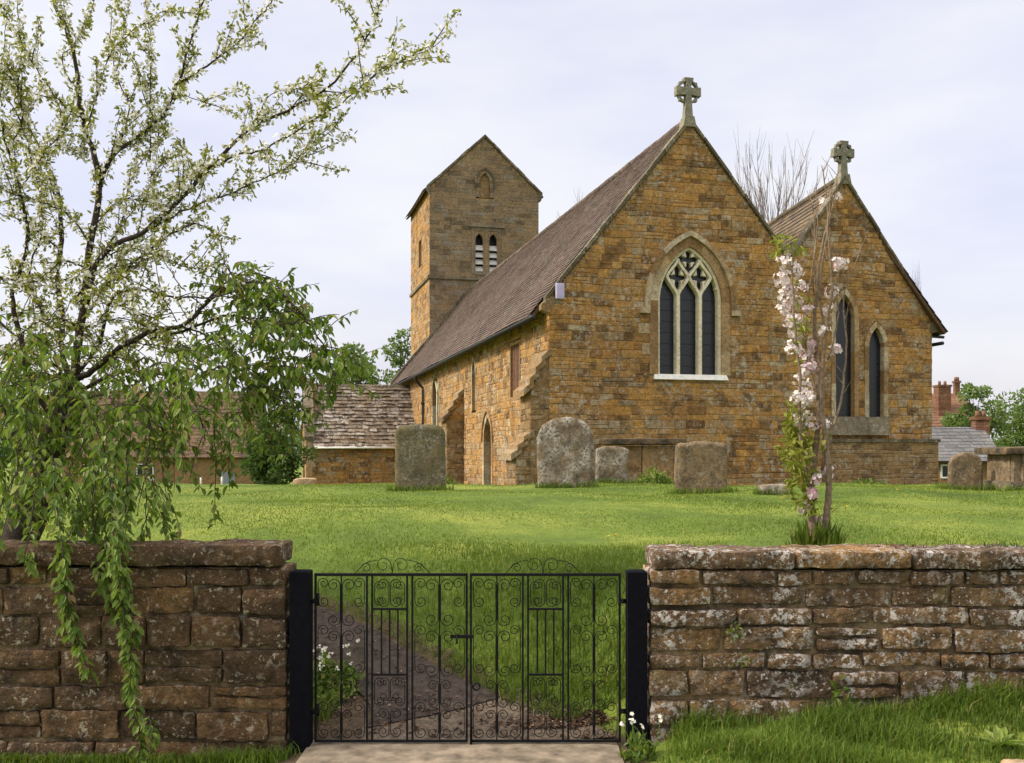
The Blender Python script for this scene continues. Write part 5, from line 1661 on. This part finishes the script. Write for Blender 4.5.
for (x, y, n, sp) in ((776, 246, 10, .05), (786, 242, 12, .05), (796, 250, 8, .05), (780, 258, 6, .05), (800, 325, 10, .06), (798, 340, 8, .06), (795, 410, 14, .07), (796, 430, 30, .09), (792, 445, 34, .10), (796, 460, 36, .10), (800, 478, 34, .10),
                      (798, 495, 20, .08), (797, 420, 24, .09), (801, 452, 26, .09), (803, 470, 22, .09), (795, 438, 20, .08), (806, 505, 14, .07), (806, 440, 12, .08), (824, 440, 10, .06), (812, 512, 8, .05), (826, 512, 6, .05), (800, 360, 6, .05), (804, 300, 6, .06), (795, 285, 6, .05)):
    tuft(px(x, y, YP+random.uniform(-.1, .1)), int(n*1.7), sp)
wood.build('trunk', M_bark_g, pink); lv.build('leaves', M_newleaf, pink); pf.build('blossom', M_pink, pink, simple=True)
settle_kids(pink)
# tuft of dark growth at its foot
def tuft_plant(name, label, c, n, hmin, hmax, spread, mat, width=.012, cat='plant', group=None, lean=.45, bushy=False):
    root = thing(name, label, cat, c, 0, group)
    L_ = Leaves()
    for _ in range(n):
        an = random.random()*6.283; r = spread*random.random()**.6
        b = Vector((c[0]+r*math.cos(an), c[1]+r*math.sin(an), 0)); b.z = gz(b.x, b.y)-.01
        h = random.uniform(hmin, hmax)
        d = Vector((math.cos(an)*lean*random.random(), math.sin(an)*lean*random.random(), 1)) + rdir()*.15
        h *= 1.15-.75*(r/spread)**2
        if bushy: b.z += h*random.random()*.8; d = rdir()+Vector((0, 0, .5)); h = width*2.2
        L_.add(b, d, Vector((math.cos(an), math.sin(an), .3))+rdir()*.4, h, width*random.uniform(.7, 1.5), random.random())
    L_.build('leaves', mat, root, fold=.2, droop=.25)
    settle_kids(root)
    return root
tuft_plant('grass_clump', 'dark tuft of long grass round the foot of the pink blossom tree', pk, 520, .06, .30, .21, M_grass_v, .011, lean=.9)
c = px(655, 484, 19.6); c.z = gz(c.x, c.y)
tuft_plant('grass_clump', 'dark green clump of weeds at the foot of the chest tomb', c, 420, .2, .42, .34, M_leaf, .045, bushy=True)
c = px(868, 487, 25.0); c.z = gz(c.x, c.y)
tuft_plant('grass_clump', 'low dark clump of weeds against the chapel plinth', c, 300, .1, .26, .5, M_leaf, .045, bushy=True)
c = px(246, 487, 24); c = px(446, 487, 33); c.z = gz(c.x, c.y)
tuft_plant('grass_clump', 'small weeds at the foot of the single buttress beside the headstone', c, 300, .2, .5, .4, M_leaf, .06, bushy=True)

# white-flowered plants
def white_plant(label, c, n, h, spread, nfl):
    root = tuft_plant('flowering_plant', label, c, n, h*.4, h, spread, M_leaf, .022, 'plant', None, .7, bushy=True)
    w = MB()
    for _ in range(nfl):
        an = random.random()*6.283; r = spread*random.random()
        b = Vector((c[0]+r*math.cos(an), c[1]+r*math.sin(an), 0)); b.z = gz(b.x, b.y)
        t = b + Vector((random.gauss(0, .04), random.gauss(0, .04)-.02, h*random.uniform(.6, 1.15)))
        w.tube([b, (b+t)/2+Vector((.01, 0, 0)), t], .0025, 4, cap=False)
        P = Leaves()
        for _ in range(3):
            flower(P, t+rdir()*.012, Vector((0, -.6, .7))+rdir()*.5, random.uniform(.008, .014), random.random())
        P.build('flower', M_petal, root, simple=True)
    w.build('stems', M_leaf, root)
    settle_kids(root)
c = px(330, 708, 6.75); c.z = gz(c.x, c.y)
white_plant('bushy green plant dotted with white flowers, inside the gate beside the dark path', Vector((-1.22, 6.7, gz(-1.22, 6.7))), 700, .26, .24, 24)
white_plant('small white-flowered weed at the foot of the post by the lichen-speckled wall', Vector((0.70, 5.62, gz(.70, 5.62))), 160, .22, .09, 6)
# broad-leaved dock at lower right, wall plants
def dock(label, c, n, l):
    root = thing('dock_plant', label, 'plant', c)
    L_ = Leaves()
    for k in range(n):
        an = k*2.4; d = Vector((math.cos(an), math.sin(an), random.uniform(.4, 1.1)))
        ll = l*random.uniform(.7, 1.1)
        L_.add(Vector(c)+d*.01, d, Vector((-math.cos(an)*.5, -math.sin(an)*.5, 1)), ll, ll*.42, random.uniform(.2, .8))
    L_.build('leaves', M_leaf, root, .15, .3); settle_kids(root)
c = px(1000, 742, 5.25); dock('broad-leaved dock in the verge grass near the pale tan stone', (c.x, c.y, gz(c.x, c.y)), 12, .13)
def wall_weed(label, x, y, n, l):
    c = px(x, y, 5.785)
    root = thing('wall_weed', label, 'plant', c)
    L_ = Leaves()
    for k in range(n):
        d = Vector((random.gauss(0, .6), -.6, random.gauss(.1, .6)))
        L_.add(c+Vector((random.gauss(0, .025), 0, random.gauss(0, .025))), d, Vector((0, -1, .5))+rdir()*.4, random.uniform(.6, 1)*l, l*.35, random.random())
    L_.build('leaves', M_leaf, root); settle_kids(root)
wall_weed('small weed rooted in a joint of the lichen-speckled wall near its gate end', 733, 632, 26, .035)
wall_weed('tall dark weed against the foot of the lichen-speckled wall', 840, 690, 14, .075)
wall_weed('tiny weed low on the lichen-speckled wall, left of the tall weed', 744, 662, 14, .03)
# dry brown plants along the wall top
def wall_top(label, x0, x1, n, h, mat):
    a, b = px(x0, 551, 6.1), px(x1, 551, 6.1)
    root = thing('wall_top_weed', label, 'plant', ((a.x+b.x)/2, 6.1, 1.10))
    L_ = Leaves()
    for _ in range(n):
        t = random.random()
        p = Vector((a.x+(b.x-a.x)*t, 6.1+random.uniform(-.08, .08), 1.10))
        L_.add(p, Vector((random.gauss(0, .5), random.gauss(0, .4), 1)), rdir(), h*random.uniform(.4, 1), .012, random.random())
    L_.build('leaves', mat, root); settle_kids(root)
wall_top('strip of dry brown weed growing on top of the lichen-speckled wall', 862, 925, 130, .055, M_litter)
wall_top('sparse green shoots on the far end of the wall top', 985, 1022, 40, .07, M_tree_d)

# ---------------- bare trees behind the church
def bare_tree(label, base, height, spread, seed, r0, lv=5, trunk=.25, halfw=None):
    rd = random.Random(seed)
    root = thing('bare_tree', label, 'tree', base, 0, 'leafless trees behind the church')
    w = MB()
    def go(p, d, l, r, lev):
        q = [p]; dd_ = d
        n = 5
        for j in range(n):
            dd_ = (dd_ + Vector((rd.gauss(0, .11), rd.gauss(0, .11), rd.gauss(.05, .06)))).normalized()
            q.append(q[-1] + dd_*l/n)
        w.tube(q, taper(n+1, r, r*.55), 5 if lev > 2 else 3, cap=False)
        if lev == 0: return
        nk = rd.choice((3, 4)) if lev > 1 else rd.choice((3, 4, 5))
        for k in range(nk):
            i = rd.randint(2, n)
            an = rd.random()*6.283
            s = Vector((math.cos(an), math.sin(an), 0))*spread*rd.uniform(.5, 1.2)
            go(q[i], (dd_ + s + Vector((0, 0, .25))).normalized(), l*rd.uniform(.55, .8), r*.5, lev-1)
        go(q[-1], (dd_ + Vector((rd.gauss(0, .2), rd.gauss(0, .2), .2))).normalized(), l*.72, r*.55, lev-1)
    go(Vector(base)-Vector((0, 0, .2)), Vector((0, 0, 1)), height*trunk, r0, lv)
    # scale to the wanted height
    zs = max(v[2] for v in w.v) - base[2]
    k = height/zs
    kw = k if not halfw else halfw/max(abs(v[0]-base[0]) for v in w.v)
    w.v = [(base[0]+(v[0]-base[0])*kw, base[1]+(v[1]-base[1])*kw, base[2]+(v[2]-base[2])*k) for v in w.v]
    w.build('trunk', M_twig, root); settle_kids(root)
def gbase(x, Y):
    p = px(x, 450, Y); p.z = gz(p.x, Y); return p
def fan_tree(label, base, height, yfork, px0, seed):
    rd = random.Random(seed)
    root = thing('bare_tree', label, 'tree', base, 0, 'leafless trees behind the church')
    w = MB()
    b = Vector(base)
    fork = b + Vector((0, 0, yfork))
    w.tube([b-Vector((0, 0, .2)), b+Vector((.1, 0, yfork*.5)), fork], [.28, .22, .15], 7)
    top = height - yfork
    def twig(p, d, l, r, lev):
        q = [p]; dd_ = d
        for j in range(5):
            dd_ = (dd_ + Vector((rd.gauss(0, .07), rd.gauss(0, .07), .05))).normalized(); q.append(q[-1]+dd_*l/5)
        w.tube(q, taper(6, r, r*.35), 4, cap=False)
        if lev:
            for k in range(rd.randint(4, 6)):
                s_ = Vector((rd.gauss(0, .42), rd.gauss(0, .42), .15))
                twig(q[rd.randint(1, 4)], (dd_+s_).normalized(), l*rd.uniform(.4, .7), r*.55, lev-1)
    for k in range(14):
        a = -0.82 + 1.64*k/13 + rd.gauss(0, .05)
        d = Vector((math.sin(a), rd.gauss(0, .25), math.cos(a))).normalized()
        twig(fork - Vector((0, 0, rd.uniform(0, 1.0))), d, top*rd.uniform(.60, .85)*(1-.2*abs(a)), .06, 2)
    zm = max(v[2] for v in w.v)-fork.z; xm = max(abs(v[0]-b.x) for v in w.v)
    w.v = [(b.x+(v[0]-b.x)*(min(1, 2.6/xm) if v[2] > fork.z else 1), v[1], v[2] if v[2] < fork.z else fork.z+(v[2]-fork.z)*top/zm) for v in w.v]
    w.build('trunk', M_twig, root); settle_kids(root)
fan_tree('tall leafless tree showing its fine branches between the two gable crosses', gbase(772, 46), EYE+(450-124)/F*46 - gbase(772, 46).z, EYE+(450-262)/F*46 - gbase(772, 46).z, 772, 11)
bare_tree('leafless tree whose top twigs just clear the long church roof', gbase(588, 62), EYE+(450-178)/F*62+.6, .5, 8, .3, halfw=3.2)
bare_tree('thin leafless sapling behind the eaves at the right of the church', gbase(925, 40), EYE+(450-268)/F*40+.2, .35, 12, .09, halfw=.9)

# ---------------- leafy trees in the distance
def leafy_tree(name, label, base, height, rx, rz_, zc, mat, ncl, nlf, lsz, seed, group=None, trunk=.2):
    rs = np.random.default_rng(seed)
    root = thing(name, label, 'tree', base, 0, group)
    w = MB()
    b = Vector(base)
    w.tube([b-Vector((0, 0, .2)), b+Vector((0.1, 0, zc*.5)), b+Vector((0, 0, zc))], [trunk, trunk*.8, trunk*.5], 7)
    u = rs.normal(size=(ncl, 3)); u /= np.linalg.norm(u, axis=1, keepdims=True)
    C = u * (rs.random((ncl, 1))**.40) * np.array([[rx, rx, rz_]])
    C *= (1 + .18*rs.normal(size=(ncl, 1)))
    for k in range(0, ncl, 3):
        c = Vector(C[k])+b+Vector((0, 0, zc))
        w.tube([b+Vector((0, 0, zc*.6)), (c+b+Vector((0, 0, zc*.9)))/2, c], [trunk*.3, trunk*.15, .01], 4, cap=False)
    L_ = Leaves()
    cs = rs.uniform(.22, .42, size=ncl)*min(rx, rz_)
    tone = rs.normal(.5, .2, size=ncl)
    idx = rs.integers(0, ncl, size=nlf)
    off = rs.normal(size=(nlf, 3)); off /= np.linalg.norm(off, axis=1, keepdims=True)
    P = C[idx] + off*(rs.random((nlf, 1))**.5)*cs[idx][:, None]*np.array([[1, 1, .7]]) + np.array([b.x, b.y, b.z+zc])
    D = off + rs.normal(size=(nlf, 3))*.6
    N = rs.normal(size=(nlf, 3)) + np.array([[0, 0, .8]])
    l = rs.uniform(.6, 1.2, size=nlf)*lsz
    L_.addn(P, D, N, l, l*.6, np.clip(tone[idx]+rs.normal(0, .15, nlf), 0, 1))
    w.build('trunk', M_bark, root)
    L_.build('crown', mat, root, simple=True)
    settle_kids(root)
G_ = 'leafy trees beyond the churchyard'
def tree_px(name, label, x0, x1, ytop, ybot, Y, mat, ncl, nlf, lsz, seed):
    b = gbase((x0+x1)/2, Y)
    rx = (x1-x0)/2*Y/F*.82
    zt = EYE+(450-ytop)/F*Y - b.z; zb = EYE+(450-ybot)/F*Y - b.z
    leafy_tree(name, label, b, zt, rx, (zt-zb)/2*.85, (zt+zb)/2, mat, ncl, nlf, lsz, seed, G_)
tree_px('leafy_tree', 'green tree rising above the porch roof beside the cherry foliage', 318, 392, 338, 440, 58, M_tree_l, 40, 5200, .26, 1)
tree_px('leafy_tree', 'pale green tree top peeping between the tower and the porch', 380, 420, 318, 420, 66, M_tree_l, 22, 1800, .24, 2)
tree_px('shrub', 'dark green bush between the stone cottage and the porch', 236, 312, 412, 500, 40, M_tree_d, 44, 6500, .17, 3)
tree_px('shrub', 'black-green hedge beside the grey door of the stone cottage', 246, 282, 462, 500, 52, M_tree_d, 22, 2600, .16, 13)
tree_px('leafy_tree', 'rounded bright green tree beside the brick chimney at the right', 944, 1000, 374, 470, 58, M_tree_l, 40, 5200, .22, 4)
tree_px('leafy_tree', 'pale airy green tree at the right edge behind the slate cottage', 985, 1068, 372, 470, 62, M_tree_l, 46, 5200, .24, 5)
tree_px('leafy_tree', 'tall light green tree just past the right edge of the slate cottage', 1035, 1120, 390, 475, 55, M_tree_l, 40, 4200, .26, 6)
tree_px('leafy_tree', 'green tree behind the stone cottage roof, seen through the cherry', 20, 120, 400, 480, 85, M_tree_l, 40, 4200, .34, 7)
tree_px('leafy_tree', 'dark green tree at the far left behind the weeping cherry', -110, 30, 380, 485, 80, M_tree_d, 50, 5200, .36, 9)

# distant belt of trees closing the horizon
L_ = Leaves()
n = 26000
ang = rng.uniform(-1.1, 1.1, n); rr_ = rng.uniform(210, 300, n)
X = np.sin(ang)*rr_; Yc = np.cos(ang)*rr_
hgt = 5.0 + 2.5*np.sin(ang*23)+2*np.sin(ang*57+1)
Z = ground(X, Yc) + rng.random(n)**.7*hgt
l = rng.uniform(.8, 1.7, n)
L_.addn(np.stack([X, Yc, Z], 1), rng.normal(size=(n, 3)), rng.normal(size=(n, 3))+np.array([[0, -.5, .6]]), l, l*.7, np.clip(rng.normal(.5, .25, n), 0, 1))
tag(L_.build('woodland', M_tree_d, simple=True), 'far hazy belt of trees along the horizon', 'woodland', kind='stuff')

# ------------------------------------------------------------------ grass
def grass(name, X, Y, h, w, mat, label, lean=.35, rmean=.45, rsd=.22):
    n = len(X)
    Z = ground(X, Y) - .004
    P = np.stack([X, Y, Z], 1)
    a = rng.uniform(0, 6.283, n)
    d = np.stack([np.cos(a), np.sin(a), np.zeros(n)], 1)
    b = a + rng.uniform(1.0, 2.1, n)
    s = np.stack([np.cos(b), np.sin(b), np.zeros(n)], 1)
    h = h[:, None]; w = w[:, None]
    ln = (rng.random(n)*lean)[:, None]
    up = np.array([[0, 0, 1.0]])
    m1 = P + up*h*.55 + d*h*ln*.35
    t = P + up*h*(1-.25*ln) + d*h*ln*1.2
    V = np.stack([P-s*w*.5, P+s*w*.5, m1+s*w*.38, m1-s*w*.38, t], 1).reshape(-1, 3)
    k = np.arange(n)[:, None]*5
    r = np.clip(rng.normal(rmean, rsd, n), 0, 1)
    o = np_mesh(name, V, k+np.array([[0, 1, 2, 3]]), np.concatenate([r, r]), mat, tri=k+np.array([[3, 2, 4]]))
    return tag(o, label, 'grass', kind='stuff')
# mown lawn
n = 230000
Yl = 6.3 + (20.5-6.3)*rng.random(n)**1.25
Xl = rng.uniform(-.62, .66, n)*Yl - 0.1
keep = (path_dist(Xl, Yl) > half_w(Yl)+.06+rng.random(n)*.10)
dens = 0.5 + 0.5*np.sin(Xl*2.3+np.sin(Yl*1.7)*2)*np.sin(Yl*1.9+Xl)
keep &= rng.random(n) < .55+.45*dens
Xl, Yl = Xl[keep], Yl[keep]
n = len(Xl)
hl = rng.uniform(.018, .045, n)*(.8+.5*np.sin(Xl*1.3+Yl)*np.sin(Yl*.8))
grass('lawn_grass', Xl, Yl, np.clip(hl*.8, .010, .05), .003+.0005*Yl, M_grass, 'mown bright green lawn grass of the churchyard', .95, .44, .27)
# unmown fringe round the stones
fx, fy = [], []
for o in list(COL.objects):
    if o.parent is None and o.get('category') in ('headstone', 'stone', 'tomb') and o.location.y > 8:
        wd = {'headstone': .55, 'tomb': 1.0}.get(o['category'], .3)
        m_ = 420 if wd < .6 else 700
        fx.append(o.location.x + rng.uniform(-wd, wd, m_)); fy.append(o.location.y - (.52 if wd == 1.0 else .10) + rng.normal(-.02, .06, m_))
fx = np.concatenate(fx); fy = np.concatenate(fy)
grass('fringe_grass', fx, fy, rng.uniform(.04, .16, len(fx)), rng.uniform(.008, .014, len(fx)), M_grass_v, 'unmown grass fringe at the foot of the gravestones', .8)
# longer grass on the bank inside the gate, shortening into the lawn
n = 34000
Xb = rng.uniform(-1.6, 1.9, n); Yb = 6.2 + rng.random(n)**1.3*3.2
db = path_dist(Xb, Yb)
fade = np.clip(1-(Yb-6.3)/3.0, 0, 1)
keep = (db > half_w(Yb)+.05) & (rng.random(n) < np.where(Xb > -.4, 1.0, .6)) & (rng.random(n) < .35+.65*fade)
Xb, Yb, fade = Xb[keep], Yb[keep], fade[keep]
hb = rng.uniform(.03, .06, len(Xb)) + fade**1.5*rng.uniform(.03, .14, len(Xb))*(.6+.5*np.sin(Xb*4+Yb*3)*np.sin(Yb*5-Xb*2)+.2)
low = rng.random(len(Xb)) < fade
grass('bank_grass', Xb[low], Yb[low], hb[low], rng.uniform(.005, .009, low.sum()), M_grass_v, 'longer dark green grass on the bank inside the gate', .9, .42)
grass('bank_grass', Xb[~low], Yb[~low], hb[~low], rng.uniform(.005, .009, (~low).sum()), M_grass, 'lighter green grass at the top of the bank inside the gate', .9, .42)
# verge in front of the right wall
n = 42000
Xv = rng.uniform(.72, 4.2, n); Yv = 4.35 + rng.random(n)**.8*1.46
edge = .80 + .22*np.sin(Yv*9)*.3
keep = (Xv > edge + rng.random(n)*.15)
tuf = np.sin(Xv*5.3+np.sin(Yv*6)*1.5)*np.sin(Yv*7+Xv*2.0)
keep &= rng.random(n) < .62+.38*tuf
Xv, Yv, tuf = Xv[keep], Yv[keep], tuf[keep]
grass('verge_grass', Xv, Yv, rng.uniform(.04, .11, len(Xv))*(1+.45*tuf)*(1+.5*sstep(5.55, 5.8, Yv)), rng.uniform(.004, .008, len(Xv)), M_grass_v, 'rough verge grass at the foot of the lichen-speckled wall', .9, .45)
n = 2600
Xw = np.concatenate([rng.uniform(-3.4, -1.25, n), rng.normal(-1.52, .12, 500)]); Yw = np.concatenate([5.78-np.abs(rng.normal(0, .05, n)), 5.74-np.abs(rng.normal(0, .06, 500))])
grass('wall_foot_grass', Xw, Yw, np.concatenate([rng.uniform(.03, .09, n), rng.uniform(.06, .14, 500)]), rng.uniform(.005, .009, len(Xw)), M_grass_v, 'thin grass at the foot of the dark squared wall', .9)
# fallen leaves and petals round the gate
n = 1500
Xf = np.concatenate([rng.normal(.40, .22, 900), rng.uniform(-1.2, .7, 600), rng.uniform(-1.9, -.4, 500)]); Yf = np.concatenate([6.12+np.abs(rng.normal(0, .12, 900)), rng.uniform(5.95, 6.6, 600), rng.uniform(6.4, 8.0, 500)])
keep = (Xf > -1.9) & (path_dist(Xf, Yf) < half_w(Yf)+.25) & (Xf < .74)
Xf, Yf = Xf[keep], Yf[keep]; n = len(Xf)
L_ = Leaves(); l = rng.uniform(.015, .04, n)
L_.addn(np.stack([Xf, Yf, ground(Xf, Yf)+.018+rng.random(n)*.012], 1), np.stack([rng.normal(size=n), rng.normal(size=n), rng.normal(0, .15, n)], 1), rng.normal(0, .3, size=(n, 3))+np.array([[0, 0, 1]]), l, l*.6, np.clip(rng.beta(1.2, 2.2, n), 0, 1))
tag(L_.build('fallen_leaves', M_litter), 'brown fallen leaves and pale petals drifted inside the gate', 'leaf litter', kind='stuff')
# dandelions
for i, (x, y) in enumerate(((608, 543), (616, 541), (560, 486), (846, 512), (897, 494))):
    p = hit(x, y, 8)
    m_ = MB()
    c0 = MB(); root = thing('dandelion', 'yellow dandelion in the open lawn', 'flower', p, 0, 'dandelions in the lawn')
    root['label'] = ('yellow dandelion in the mid lawn above the gate, left of its close pair', 'yellow dandelion in the mid lawn above the gate, right of its close pair', 'yellow dandelion near the round-topped headstone', 'yellow dandelion in the lawn right of the pink tree', 'yellow dandelion in the lawn before the chapel plinth')[i]
    s_ = MB(); s_.tube([(0, 0, -.01), (0, 0, .06)], .003, 4); s_.build('stem', M_newleaf, root)
    h_ = Leaves()
    for k in range(26):
        an = k*2.4; h_.add((0, 0, .06), (math.cos(an), math.sin(an), random.uniform(.1, 1)), (0, 0, 1), .024, .008, .5)
    h_.build('flower_head', M_yellow, root, simple=True)
